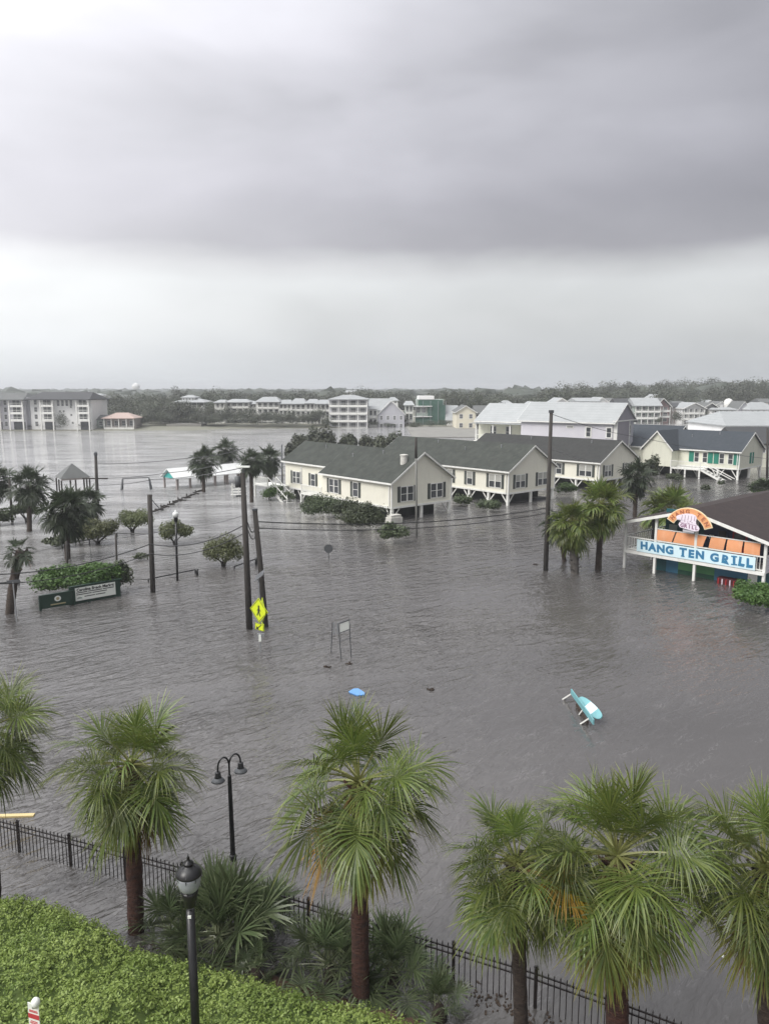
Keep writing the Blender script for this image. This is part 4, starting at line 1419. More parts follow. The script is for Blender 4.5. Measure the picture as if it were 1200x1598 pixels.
def gable_roof(t, W_, y0, y1, ze, zr, m, x0=0.0, x1=None, oh=.35, th=.12, fascia='white', xm=None):
    """ridge along local y over walls x0..x1"""
    x1 = W_ if x1 is None else x1
    xm = (x0 + x1) / 2 if xm is None else xm
    rf, fa = MB(), MB()
    ya, yb = y0 - oh, y1 + oh
    for s, xe in ((-1, x0), (1, x1)):
        sl = (zr - ze) / abs(xm - xe)
        xo = xe + s * oh
        zo = ze - sl * oh
        rf.v += [(xo, ya, zo), (xo, yb, zo), (xm, yb, zr), (xm, ya, zr), (xo, ya, zo + th), (xo, yb, zo + th), (xm, yb, zr + th), (xm, ya, zr + th)]
        i = len(rf.v) - 8
        fs = ((0, 1, 2, 3), (4, 7, 6, 5), (0, 4, 5, 1), (1, 5, 6, 2), (3, 7, 4, 0))
        rf.f += [tuple(i + q for q in f) for f in fs]
        # eave board, 3 mm proud of the slab edge
        fa.box(min(xo, xo + s * .04) + s * .003, max(xo, xo + s * .04) + s * .003, ya, yb, zo - .08, zo + th * .8)
        # barge boards
        for yy in (ya - .043, yb + .003):
            i = len(fa.v)
            pts = [(xo, zo - .10), (xm, zr - .10), (xm, zr + th * .85), (xo, zo + th * .85)]
            fa.prism(pts, yy, yy + .04)
    rf.build('roof', M[m], t)
    fa.build('fascia', M[fascia], t)


def gable_body(t, x0, x1, y0, y1, zf, ze, zr, m, name='wall'):
    xm = (x0 + x1) / 2
    mb = MB()
    mb.prism([(x0, zf), (x1, zf), (x1, ze), (xm, zr), (x0, ze)], y0, y1)
    return mb.build(name, M[m], t)


def stilts(t, xs_, ys_, zf, m='white', r=.13, brace=True):
    pmz = MB().box(-r, r, -r, r, -.9, zf - .003).mesh('piling', M[m])
    for x in xs_:
        for y in ys_:
            obj('piling', pmz, t, (x, y, 0))
    if brace:
        x = xs_[0]
        for k, (ya, yb) in enumerate(zip(ys_, ys_[1:])):
            for (p0, p1) in (((x, ya, .1), (x, ya + .9, zf - .05)), ((x, yb, .1), (x, yb - .9, zf - .05))):
                MB().bar(p0, p1, .07, .12).build('brace', M[m], t)
        y = ys_[0]
        for xa in (xs_[0], xs_[-1]):
            s = 1 if xa == xs_[0] else -1
            MB().bar((xa, y, .1), (xa + s * .95, y, zf - .05), .12, .07).build('brace', M[m], t)


def railing(t, a, b, h=.95, m='white', n=None, name='railing', post=.09):
    a, b = Vector(a), Vector(b)
    L = (b - a).length
    mb = MB()
    up = Vector((0, 0, 1))
    mb.bar(a + up * h, b + up * h, .07, .07)
    mb.bar(a + up * .12, b + up * .12, .05, .05)
    n = n or max(2, int(L / .14))
    for k in range(1, n):
        q = a.lerp(b, k / n)
        mb.bar(q + up * .15, q + up * (h - .035), .028)
    r = mb.build(name, M[m], t)
    for q in (a, b):
        MB().bar(q, q + up * (h + .08), post).build('railing_post', M[m], t)
    return r


def corner_boards(t, pts, z0, z1, m='white'):
    mb = MB()
    for x, y in pts:
        mb.box(x - .07, x + .07, y - .07, y + .07, z0, z1)
    mb.build('corner_board', M[m], t)


FRONT, LEFT, RIGHT = 0.0, -PI / 2, PI / 2
BZ = .01
gy = 'pale yellow cottages on stilts in the flood'

# ---- first yellow house
H1 = thing('stilt_house', 'nearest pale yellow stilt house with grey green roof, white stairs at its left end', 'house', (.71, 74.8, 0), R(39.7), gy)
W1, L1, zf, ze, zr = 8.1, 20.8, 1.25, 3.98, 6.60
ys_ = world_u(H1, ('x', 0), 504, 2.4)
# main block, then the porch recess and the set back rear block
gable_body(H1, 0, W1, 0, ys_, zf, ze, zr, 'cream')
sl = (zr - ze) / (W1 / 2)
xb = 1.0
mb = MB().prism([(xb, zf), (W1, zf), (W1, ze), (W1 / 2, zr), (xb, ze + sl * xb)], ys_ + .003, L1)
mb.build('wall', M['cream'], H1)
gable_roof(H1, W1, 0, ys_, ze, zr, 'roof')
# rear roof: shorter left slope, butted against the main one
rf = MB()
th = .12
xo, zo = xb - .35, ze + sl * (xb - .35)
ya, yb = ys_ + .355, L1 + .35
for (xx, zz) in ((xo, zo), (W1 + .35, ze - sl * .35)):
    i = len(rf.v)
    rf.v += [(xx, ya, zz), (xx, yb, zz), (W1 / 2, yb, zr), (W1 / 2, ya, zr), (xx, ya, zz + th), (xx, yb, zz + th), (W1 / 2, yb, zr + th), (W1 / 2, ya, zr + th)]
    rf.f += [tuple(i + q for q in f) for f in ((0, 1, 2, 3), (4, 7, 6, 5), (0, 4, 5, 1), (1, 5, 6, 2))]
rf.build('roof', M['roof'], H1)
MB().box(xo - .045, xo - .003, ya, yb, zo - .08, zo + th * .8).build('fascia', M['white'], H1)
corner_boards(H1, [(0, 0), (W1, 0)], zf + .004, ze - .02)
MB().box(-.05, W1 + .05, -.05, ys_, zf + .003, zf + .20).box(xb - .04, W1 + .04, ys_ + .004, L1, zf + .003, zf + .20).build('floor_beam', M['white'], H1)
stilts(H1, [.15, W1 / 2, W1 - .15], [.15, 3.2, 6.2, 9.2, ys_ - .2], zf - .01)
stilts(H1, [xb + .15, W1 / 2, W1 - .15], [14.5, 17.5, L1 - .2], zf - .01)
for px, dbl in ((521.5, True), (555, False)):
    u = world_u(H1, ('x', 0), px, 2.6)
    win_set(H1, ((-BZ, u, 2.62), LEFT), 1.75 if dbl else .95, 1.55, dbl, 'shutter', blind=False)
for px, dbl in ((463, True), (489, False)):
    u = world_u(H1, ('x', xb), px, 2.6)
    win_set(H1, ((xb - BZ, u, 2.70), LEFT), 1.6 if dbl else .95, 1.45, dbl, 'shutter')
for px in (635, 681):
    u = world_u(H1, ('y', 0), px, 2.6)
    win_set(H1, ((u, -BZ, 2.62), FRONT), 1.75, 1.55, True, 'shutter', blind=False)
# recessed porch with railing
yp0, yp1 = ys_ + .05, ys_ + 4.2
MB().box(-.15, xb - .05, yp0, yp1, zf - .15, zf + .02).build('porch_deck', M['white'], H1)
railing(H1, (-.10, yp0 + .1, zf + .02), (-.10, yp1 - .1, zf + .02), .95)
MB().box(-.2, 0, yp1 - .2, yp1, -.9, zf - .16).build('piling', M['white'], H1)
MB().box(-.12, -.02, yp1 - .15, yp1 - .05, zf + 1.1, ze + .2).build('porch_post', M['white'], H1)
# stairs at the left end
ye = world_u(H1, ('x', xb), 443, 2.6)
MB().box(-1.3, xb - .05, ye - 1.2, ye + 3.0, zf + .25, zf + .37).build('landing', M['white'], H1)
railing(H1, (-1.3, ye - .1, zf + .37), (-1.3, ye + 3.0, zf + .37), .9)
MB().box(-1.35, -1.2, ye + 2.8, ye + 2.95, -.9, zf + .24).box(-1.35, -1.2, ye - .2, ye - .05, -.9, zf + .24).build('piling', M['white'], H1)
for x in (-1.2, -.1):
    MB().bar((x, ye, zf + .3), (x, ye - 4.2, -.6), .08, .28).build('stringer', M['white'], H1)
    MB().bar((x, ye, zf + 1.35), (x, ye - 4.2, .45), .07, .10).build('handrail', M['white'], H1)
    for k in range(5):
        q = k / 4
        MB().bar((x, ye - 4.1 * q, zf + .3 - 1.65 * q), (x, ye - 4.1 * q, zf + 1.35 - 1.65 * q), .07).build('baluster', M['white'], H1)
for k in range(8):
    q = (k + .5) / 8
    MB().box(-1.15, -.15, ye - 4.2 * q - .13, ye - 4.2 * q + .13, zf + .32 - 1.7 * q, zf + .37 - 1.7 * q).build('tread', M['white'], H1)
# roof vent housing near the gable
u = 2.3
zq = ze + sl * u
MB().lathe([(.36, zq - .2), (.36, zq + .85), (.40, zq + .86), (.40, zq + .98), (.1, zq + 1.02)], 16, (2.4, .95, 0)).build('chimney', M['concrete'], H1)
MB().box(-.9, .55, -1.0, -.1, -.7, .55).box(-.8, .45, -.9, -.2, .553, .80).build('plinth', M['concrete'], H1)

# ---- second yellow house
H2 = thing('stilt_house', 'middle pale yellow stilt house, its gable facing the flooded street left of the tall pole', 'house', (13.81, 85.24, 0), R(40.8), gy)
W2, L2 = 8.3, 22.5
gable_body(H2, 0, W2, 0, L2, zf, ze, 6.5, 'cream')
gable_roof(H2, W2, 0, L2, ze, 6.5, 'roof')
corner_boards(H2, [(0, 0), (W2, 0)], zf + .004, ze - .02)
MB().box(-.05, W2 + .05, -.05, L2, zf + .003, zf + .2).build('floor_beam', M['white'], H2)
stilts(H2, [.15, W2 / 2, W2 - .15], [.15, 3.0, 6.0, 9.0, 12, 15, 18, 21], zf - .01)
for px, dbl in ((772.5, True), (733, False), (702, False)):
    u = world_u(H2, ('x', 0), px, 2.6)
    win_set(H2, ((-BZ, u, 2.62), LEFT), 1.85 if dbl else .95, 1.55, dbl, 'shutter', blind=True)
for px in (811.5, 846):
    u = world_u(H2, ('y', 0), px, 2.6)
    win_set(H2, ((u, -BZ, 2.62), FRONT), 1.75, 1.55, True, 'shutter', blind=True)
MB().box(W2 - 2.6, W2 - .6, .5, 1.6, -.5, .25).build('air_unit', M['metal_dark'], H2)

# ---- third yellow house
H3 = thing('stilt_house', 'farthest pale yellow stilt house, right of the tall pole beside the mauve tower house', 'house', (27.3, 97.4, 0), R(42.3), gy)
W3, L3 = 9.0, 22.4
gable_body(H3, 0, W3, 0, L3, 1.25, 3.76, 6.2, 'cream')
gable_roof(H3, W3, 0, L3, 3.76, 6.2, 'roof2')
corner_boards(H3, [(0, 0), (W3, 0)], 1.134, 3.74)
MB().box(-.05, W3 + .05, -.05, L3, 1.255, 1.45).build('floor_beam', M['white'], H3)
stilts(H3, [.15, W3 / 2, W3 - .15], [.15, 3.5, 7.0, 10.5, 14, 18], 1.24)
for px, dbl in ((913.5, True), (872, False)):
    u = world_u(H3, ('x', 0), px, 2.5)
    win_set(H3, ((-BZ, u, 2.5), LEFT), 1.9 if dbl else .95, 1.5, dbl, 'shutter', blind=dbl)
for px in (948, 978):
    u = world_u(H3, ('y', 0), px, 2.5)
    win_set(H3, ((u, -BZ, 2.5), FRONT), 1.6, 1.5, True, 'shutter', blind=True)

# ---- house with green shutters
H4 = thing('stilt_house', 'pale stilt house with blue grey roof, bright green shutters and a white deck', 'house', (50.52, 109.4, 0), R(44.1))
W4, L4, zf4, ze4, zr4 = 8.5, 19.0, 1.45, 4.16, 6.6
gable_body(H4, 0, W4, 0, L4, zf4, ze4, zr4, 'cream2')
gable_roof(H4, W4, 0, L4, ze4, zr4, 'roof_blue')
corner_boards(H4, [(0, 0), (W4, 0)], zf4 + .004, ze4 - .02)
MB().box(-.05, W4 + .05, -.05, L4, zf4 + .003, zf4 + .2).build('floor_beam', M['white'], H4)
stilts(H4, [.15, W4 / 2, W4 - .15], [.15, 3.0, 6.0, 9.0, 12, 15], zf4 - .01)
for px in (1132.5, 1093):
    u = world_u(H4, ('x', 0), px, 2.9)
    f_ = ((-BZ, u, 2.95), LEFT)
    for s in (-1, 1):
        window(H4, ((-BZ, u + s * .62, 2.95), LEFT), .75, 1.5)
    for s in (-1, 1):
        shutter(H4, f_, s * 1.42, .72, 1.6, 'green_shutter')
u = world_u(H4, ('y', 0), 1172, 2.9)
for s in (-1, 1):
    shutter(H4, ((u, -BZ, 2.95), FRONT), s * .42, .62, 1.6, 'green_shutter')
window(H4, ((u, -BZ, 2.95), FRONT), .25, 1.5)
MB().box(W4 + .4, W4 + 1.2, 1, 1.8, 2.6, 3.6).build('meter_box', M['metal'], H4)
# left wing: cross gable reaching forward
yw = world_u(H4, ('x', -2.2), 1016, 2.6)
yv = world_u(H4, ('x', -2.2), 1045, 2.6)
mb = MB()
gy0, gy1 = min(yw, yv) - .2, max(yw, yv) + 1.4
ym = (gy0 + gy1) / 2
mb.v = [(-2.2, gy0, zf4), (-2.2, gy1, zf4), (-2.2, gy1, ze4), (-2.2, ym, zr4), (-2.2, gy0, ze4), (-.004, gy0, zf4), (-.004, gy1, zf4), (-.004, gy1, ze4), (-.004, ym, zr4), (-.004, gy0, ze4)]
mb.f = [(0, 1, 2, 3, 4), (5, 9, 8, 7, 6), (0, 4, 9, 5), (1, 6, 7, 2), (0, 5, 6, 1), (3, 2, 7, 8), (4, 3, 8, 9)]
mb.build('wing_wall', M['cream2'], H4)
rf = MB()
oh, th, sl4 = .35, .12, (zr4 - ze4) / (ym - gy0)
for s, yy in ((-1, gy0), (1, gy1)):
    i = len(rf.v)
    zo = ze4 - sl4 * oh
    yo = yy + s * oh
    rf.v += [(-2.55, yo, zo + .02), (1.0, yo, zo + .02), (W4 / 2, ym, zr4 + .02), (-2.55, ym, zr4 + .02), (-2.55, yo, zo + th + .02), (1.0, yo, zo + th + .02), (W4 / 2, ym, zr4 + th + .02), (-2.55, ym, zr4 + th + .02)]
    rf.f += [tuple(i + q for q in f) for f in ((0, 1, 2, 3), (4, 7, 6, 5), (0, 4, 5, 1), (3, 7, 4, 0))]
rf.build('wing_roof', M['roof_blue'], H4)
fa = MB()
for s, yy in ((-1, gy0), (1, gy1)):
    zo = ze4 - sl4 * oh
    yo = yy + s * oh
    i = len(fa.v)
    for xx in (-2.61, -2.56):
        fa.v += [(xx, yo, zo - .10), (xx, ym, zr4 - .08), (xx, ym, zr4 + .14), (xx, yo, zo + .14)]
    fa.f += [tuple(i + q for q in f) for f in ((0, 1, 2, 3), (7, 6, 5, 4), (0, 4, 5, 1), (3, 2, 6, 7))]
fa.build('fascia', M['white'], H4)
# porch deck and stairs
yd0, yd1 = world_u(H4, ('x', -2.5), 1092, 1.3), gy0 - .1
MB().box(-2.6, -.06, yd0, yd1, zf4 - .22, zf4 - .05).build('deck', M['white'], H4)
railing(H4, (-2.55, yd0, zf4 - .04), (-2.55, yd1, zf4 - .04), 1.0)
for y in (yd0 + .1, (yd0 + yd1) / 2, yd1 - .1):
    MB().box(-2.6, -2.4, y - .1, y + .1, -.9, zf4 - .23).build('piling', M['white'], H4)
for x in (-2.45, -1.3):
    MB().bar((x, yd0, zf4 - .1), (x, yd0 - 4.5, -.7), .08, .28).build('stringer', M['white'], H4)
    MB().bar((x, yd0, zf4 + .85), (x, yd0 - 4.5, .3), .07, .1).build('handrail', M['white'], H4)
for k in range(8):
    q = (k + .5) / 8
    MB().box(-2.4, -1.35, yd0 - 4.5 * q - .13, yd0 - 4.5 * q + .13, zf4 - .08 - 1.85 * q, zf4 - .03 - 1.85 * q).build('tread', M['white'], H4)

# lower blue grey roof behind to the left of it
a0 = P(986, 740)
H4b = thing('stilt_house', 'pale house end with blue grey roof hidden behind the third yellow house', 'house', (45.2, 122.0, 0), R(44.1))
gable_body(H4b, 0, 8.5, 0, 14, 1.3, 4.2, 6.9, 'cream2')
gable_roof(H4b, 8.5, 0, 14, 4.2, 6.9, 'roof_blue')
stilts(H4b, [.15, 8.3], [.15, 5, 10], 1.29, brace=False)
window(H4b, ((-BZ, 2.0, 2.9), LEFT), .9, 1.5, glass='glass')

# ---- tall mauve tower house with white metal roof
H5 = thing('tower_house', 'tall lilac and mauve house with white metal roof behind the third yellow house', 'house', (34.2, 115.8, 0), R(51.0))
W5, L5, ze5, zr5 = 8.0, 15.5, 8.1, 10.7
gable_body(H5, 0, W5, 0, L5, .2, ze5, zr5, 'lilac')
gable_roof(H5, W5, 0, L5, ze5, zr5, 'roof_white', oh=.5)
# mauve bay on the gable front with white trim
MB().box(.35, W5 * .62, -.55, -.004, 2.0, ze5 - .05).build('bay_wall', M['mauve'], H5)
MB().prism([(.2, ze5 + .1), (W5 - .2, ze5 + .1), (W5 / 2, zr5 - .15)], -.30, -.004).build('gable_panel', M['mauve'], H5)
for x in (.25, W5 * .62 + .05):
    MB().box(x - .09, x + .09, -.60, -.006, 2.0, ze5 - .06).build('corner_board', M['white'], H5)
MB().box(-.3, W5 + .3, -.64, -.01, ze5 - .045, ze5 + .09).build('trim_band', M['white'], H5)
for (fx, z, pl_) in ((.80, 6.6, -BZ), (.80, 3.6, -BZ)):
    window(H5, ((W5 * fx, pl_, z), FRONT), 1.0, 1.7, fw=.16, deep=.09)
for px, z in ((918, 6.4), (950, 6.4), (900, 4.0)):
    u = world_u(H5, ('x', 0), px, z)
    window(H5, ((-BZ, u, z), LEFT), 1.0, 1.7, fw=.16, deep=.09)
u = world_u(H5, ('x', 0), 889, 6.9)
window(H5, ((-BZ, u, 7.1), LEFT), 1.2, .45, fw=.1)
# lower wing with porch reaching left
t = thing('porch_house', 'white metal roofed house with open porch left of the lilac tower house', 'house', (24.9, 127.5, 0), R(51))
gable_body(t, 0, 9, 0, 11, 4.2, 7.7, 10.3, 'cream2')
gable_roof(t, 9, 0, 11, 7.7, 10.3, 'roof_white', oh=.6)
MB().box(.4, 8.6, .5, 10.5, .2, 4.195).build('lower_wall', M['white_far'], t)
for k in range(4):
    MB().box(-2.3, -2.1, k * 3.3 + .1, k * 3.3 + .3, -.5, 7.0).build('porch_post', M['white'], t)
MB().box(-2.35, -.004, 0, 10.5, 4.05, 4.2).build('porch_floor', M['white'], t)
railing(t, (-2.2, .2, 4.2), (-2.2, 10.2, 4.2), 1.0, n=40)
MB().box(-2.6, -.004, -.2, 10.8, 7.1, 7.2).build('porch_roof', M['roof_white'], t)
for y in (2, 5, 8):
    window(t, ((-BZ, y, 5.7), LEFT), 1.2, 1.9, glass='glass')

for (h_, x_, y_, z0_, z1_) in ((H1, -.12, .25, 1.3, 3.75), (H1, W1 + .12, .25, 1.3, 3.75), (H2, -.12, .25, 1.3, 3.75), (H3, -.12, .25, 1.3, 3.6), (H4, -.12, .25, 1.5, 3.95)):
    MB().box(x_ - .045, x_ + .045, y_ - .05, y_ + .05, z0_, z1_).build('downspout', M['white'], h_)
for (h_, w_, ys2, e_, r_) in ((H1, W1, (5.2, 9.4, 15.5), 3.98, 6.6), (H2, W2, (4.0, 9.0, 14.5), 3.98, 6.5), (H3, W3, (3.6, 9.5, 13.5), 3.76, 6.2), (H4, W4, (4.4, 8.2), 4.16, 6.6)):
    for k, yy in enumerate(ys2):
        xx = w_ * (.30 if k % 2 else .40)
        zz = e_ + (r_ - e_) * xx / (w_ / 2)
        MB().lathe([(.055, zz), (.055, zz + .42), (.075, zz + .43), (.07, zz + .50)], 8, (xx, yy, 0)).build('vent_pipe', M['metal'], h_)
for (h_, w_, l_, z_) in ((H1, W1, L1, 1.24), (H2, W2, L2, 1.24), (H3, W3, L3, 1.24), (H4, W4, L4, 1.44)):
    MB().box(1.5, w_ - .9, 1.6, l_ - 1, -.8, z_).build('shade_block', M['under'], h_)  # dark block added to make the space under each house read as shade
# shrubs round the stilt houses
bush('foundation_shrub', 'row of loose grey green shrubs along the water below the first yellow house', 'bush', 458, 552, 766, 812, 6500, .20, 'bush', depth=3, seed=61, clumps=22, cr=.36)
bush('foundation_shrub', 'leafy shrubs at the water nearest the corner of the first yellow house', 'bush', 524, 616, 778, 832, 6500, .20, 'bush', depth=3, seed=62, clumps=22, cr=.36)
bush('foundation_shrub', 'middle shrub joining the two leafy rows below the first yellow house', 'bush', 498, 578, 772, 820, 4500, .20, 'bush', depth=3, seed=60, clumps=20, cr=.36)
bush('foundation_shrub', 'low drowned shrub in front of the white plinth at the yellow house corner', 'bush', 568, 646, 814, 850, 2400, .2, 'bush', depth=2.4, seed=63, clumps=12)
bush('foundation_shrub', 'green shrub beside the white stairs of the first yellow house', 'bush', 404, 446, 756, 782, 1800, .25, 'bush_bright', depth=3, seed=64)
bush('foundation_shrub', 'small shrub tucked behind the white stair stringers', 'bush', 436, 466, 764, 784, 700, .22, 'bush', seed=65)
bush('foundation_shrub', 'dark shrub left under the second yellow house', 'bush', 702, 742, 770, 790, 1500, .22, 'bush', depth=2.4, seed=66)
bush('foundation_shrub', 'dark shrub right under the second yellow house', 'bush', 738, 792, 772, 800, 2000, .22, 'bush', depth=2.4, seed=67)
bush('foundation_shrub', 'dark hedge under the third yellow house right of the tall pole', 'bush', 862, 910, 752, 774, 1700, .25, 'bush_bright', depth=2.4, seed=68)
bush('shrub', 'dark round tree between third yellow house and the green shuttered house', 'bush', 1000, 1034, 708, 750, 1800, .3, 'bush', seed=69)
bush('shrub', 'dark shrubs below the deck of the green shuttered house', 'bush', 1034, 1075, 738, 752, 900, .3, 'bush', seed=70)
bush('shrub', 'small shrub alone in the flooded street before the green shuttered house', 'bush', 1092, 1112, 754, 768, 500, .22, 'bush', seed=71)
bush('shrub', 'small shrub near the stairs of the green shuttered house', 'bush', 1118, 1134, 748, 758, 350, .22, 'bush', seed=72)
bush('shrub', 'leafy shrub right of the flooded street above the restaurant roof', 'bush', 1166, 1215, 742, 778, 1800, .26, 'bush_bright', seed=73)
for k, (a_, b_, c_, e_, lb) in enumerate(((455, 480, 676, 700, 'leftmost of the trees behind the first yellow roof'), (472, 500, 668, 694, 'second tree from the left behind the first yellow roof'), (490, 530, 664, 700, 'largest dark round tree behind the first yellow roof'),
                                          (528, 560, 672, 698, 'low tree in the middle behind the first yellow roof'), (556, 588, 674, 700, 'pale tree fourth along behind the first yellow roof'), (584, 628, 668, 704, 'dark tree nearest the second yellow roof'),
                                          (446, 468, 690, 712, 'small tree at the left end of the first yellow roof'))):
    bush('garden_tree', lb, 'tree', a_ - 4, b_ + 4, c_ - 2, e_ + 14, 2400, .55, 'tree_far', seed=80 + k, group='trees behind the first yellow house')

# ------------------------------------------------------------------ restaurant
Rt = thing('beach_restaurant', 'turquoise and navy beach grill on stilts with brown roof, orange blinds and white deck rails', 'restaurant', (17.54, 55.05, 0), R(-47.3))
WR, LR = 9.8, 20.0
zdk, zeR, zrR = 1.42, 3.42, 4.78
slr = (zrR - zeR) / (WR / 2)
# lower walls, each with its own colour
YB = 1.25
cx = 0.9
for (x0, x1, m_, z1) in ((1.6, 2.6, 'dark_teal', 0), (2.6, 3.5, 'blue_wall', 0), (3.5, 6.1, 'green_wall', 0), (6.1, 8.3, 'blue_wall', 0), (8.3, WR - .2, 'dark_teal', 0)):
    MB().box(x0 + .001, x1 - .001, YB, YB + .25, -.8, zdk - .2).build('lower_wall', M[m_], Rt)
MB().box(3.52, 6.08, YB - .02, YB - .003, -.8, .30).build('splash_board', M['green_dark'], Rt)
MB().box(1.6, WR - .2, YB + .253, LR, -.8, zdk - .2).build('lower_wall', M['dark_teal'], Rt)
MB().box(6.6, 8.2, YB - .7, YB - .1, -.3, .42).build('counter', M['dark_red'], Rt)
for k in range(6):
    MB().box(6.7 + k * .26, 6.76 + k * .26, YB - .78, YB - .705, -.1, .36).build('stool_leg', M['pink_white' if k % 2 else 'red'], Rt)
MB().box(8.35, 8.95, YB - .03, YB - .004, -.5, 1.1).build('door', M['white'], Rt)
MB().box(0, WR, 0, LR, zdk - .18, zdk).build('deck_floor', M['white'], Rt)
# upper room walls behind the deck
YU = 2.6
MB().box(1.7, 4.6, YU, YU + .15, zdk + .003, zeR + .9).build('upper_wall', M['dark_teal'], Rt)
MB().prism([(4.604, zdk + .003), (WR - .25, zdk + .003), (WR - .25, zeR), (4.604, zrR - .15)], YU, YU + .15).build('upper_wall', M['navy'], Rt)
MB().box(1.7, WR - .25, YU + .153, LR - .3, zdk + .003, zeR - .01).build('upper_wall', M['dark_teal'], Rt)
for (x, w_, m_) in ((2.3, .8, 'sage'), (3.4, .7, 'glass'), (5.9, .7, 'glass'), (8.2, .8, 'glass')):
    window(Rt, ((x, YU - .005, 2.75), FRONT), w_, 1.1, frame='dark_teal' if m_ == 'sage' else 'navy', glass='sage' if m_ == 'sage' else 'glass')
MB().box(6.6, 7.6, YU - .04, YU - .004, zdk + .01, 3.35).build('door', M['red'], Rt)
MB().box(6.72, 7.48, YU - .06, YU - .042, zdk + .9, 3.2).build('door_glass', M['glass'], Rt)
for (x, z, m_) in ((5.15, 2.7, 'sign_white'), (8.9, 3.0, 'teal'), (9.2, 2.4, 'grey_wall')):
    MB().box(x - .16, x + .16, YU - .04, YU - .004, z - .16, z + .16).build('wall_plaque', M[m_], Rt)
# roof
gable_roof(Rt, WR, 0, LR, zeR, zrR, 'roof_brown', oh=.35, th=.14)
# posts
ph = {}
for x in (0.0, 2.35, 5.25, WR):
    MB().box(x - .085, x + .085, -.085 + .04, .085 + .04, -.9, min(zeR + slr * min(x, WR - x), 9) - .06).build('post', M['white'], Rt)
for x, y in ((0, 4), (0, 8), (2.4, 2.7), (6.6, 2.7), (0, 12)):
    MB().box(x - .08, x + .08, y - .08, y + .08, -.9, zdk - .19).build('post', M['white'], Rt)
for y in (4, 8, 12):
    MB().box(-.08, .08, y - .08, y + .08, zdk, zeR - .03).build('post', M['wood_pole'], Rt)
# rails
MB().box(-.05, WR + .05, -.10, -.05, zdk - .24, zdk - .02).build('rim_board', M['white'], Rt)
MB().box(.09, WR - .09, -.03, .05, zdk + .92, zdk + 1.0).build('rail', M['white'], Rt)
MB().box(.09, WR - .09, -.03, .05, zdk + .06, zdk + .12).build('rail', M['white'], Rt)
for k in range(3):
    MB().box(.09 + .2 + k * .2, .12 + .2 + k * .2, -.01, .03, zdk + .12, zdk + .92).build('baluster', M['white'], Rt)
    MB().box(WR - .7 + k * .2, WR - .67 + k * .2, -.01, .03, zdk + .12, zdk + .92).build('baluster', M['white'], Rt)
railing(Rt, (0, .15, zdk), (0, 12, zdk), .98, n=40)
railing(Rt, (WR, .15, zdk), (WR, 8, zdk), .98, n=30)
MB().box(WR + .003, WR + .05, .1, 5, zdk - .15, zdk + .95).build('side_board', M['lilac'], Rt)
# wires of the deck, string of the orange blinds
for (x0, x1, sk) in ((2.45, 3.75, -.22), (3.85, 5.95, -.22), (6.25, 7.25, -.12), (7.35, 8.35, -.05), (8.45, 9.45, .0)):
    mb = MB()
    zt_, zb_ = zdk + 1.78, zdk + 1.02
    i0 = 0
    q = []
    for k in range(5):
        f_ = k / 4
        q.append([(x0 + sk * f_ + (x1 - x0) * u_, .05 - .05 * math.sin(PI * f_ * .8) - .03 * math.sin(u_ * PI), zt_ + (zb_ - zt_) * f_) for u_ in (0, .33, .66, 1)])
    for row in q:
        mb.v += row
    for row in q:
        mb.v += [(a_, b_ + .015, c_) for a_, b_, c_ in row]
    for k in range(4):
        for j in range(3):
            s_ = k * 4 + j
            mb.f += [(s_, s_ + 1, s_ + 5, s_ + 4), (20 + s_, 20 + s_ + 4, 20 + s_ + 5, 20 + s_ + 1)]
    mb.build('orange_blind', M['orange'], Rt)
MB().box(2.35, WR - .1, .0, .05, zdk + 1.79, zdk + 1.85).build('blind_rail', M['white'], Rt)
# banner with the name
ban = tag(MB().box(-3.98, 4.30, -.02, .0, -.43, .43).build('name_banner', M['banner'], None, loc=(0, 0, 0)), 'long pale blue banner reading HANG TEN GRILL on the restaurant deck rail', 'banner')
Mr = Matrix.Translation(Rt.location) @ Matrix.Rotation(R(-47.3), 4, 'Z')
ban.location = Mr @ Vector((4.98, -.115, zdk + .45))
ban.rotation_euler = (0, 0, R(-47.3))
lx0 = -3.72
for ch, wd in (('H', .62), ('A', .64), ('N', .64), ('G', .66), (' ', .34), ('T', .60), ('E', .56), ('N', .66), (' ', .32), ('G', .70), ('R', .72), ('I', .44), ('L', .50), ('L', .50)):
    if ch != ' ':
        me = text_mesh(ch, .72, M['banner_blue'], .004, .042)
        o = obj('letter', me, ban, (lx0 + wd / 2, -.027, random.uniform(-.03, .03)), rot=(0, R(random.uniform(-4, 4)), 0))
        # chunky surf lettering: slab feet
        if ch == 'R':
            MB().prism([(-.03, -.02), (.10, -.02), (.27, -.275), (.12, -.275)], -.0072, .0).build('letter_leg', M['banner_blue'], o)
        o.scale = (1.08, 1, 1)
        if ch in 'ITL':
            for (zz, ww) in ((-.265, .46 if ch != 'T' else .30),) + (((.265, .44),) if ch in 'I' else ()):
                o2 = MB().box(-ww / 2 * .8, ww / 2 * .8, -.0065 - .001, .0, zz - .045, zz + .045).build('serif', M['banner_blue'], o)
    lx0 += wd
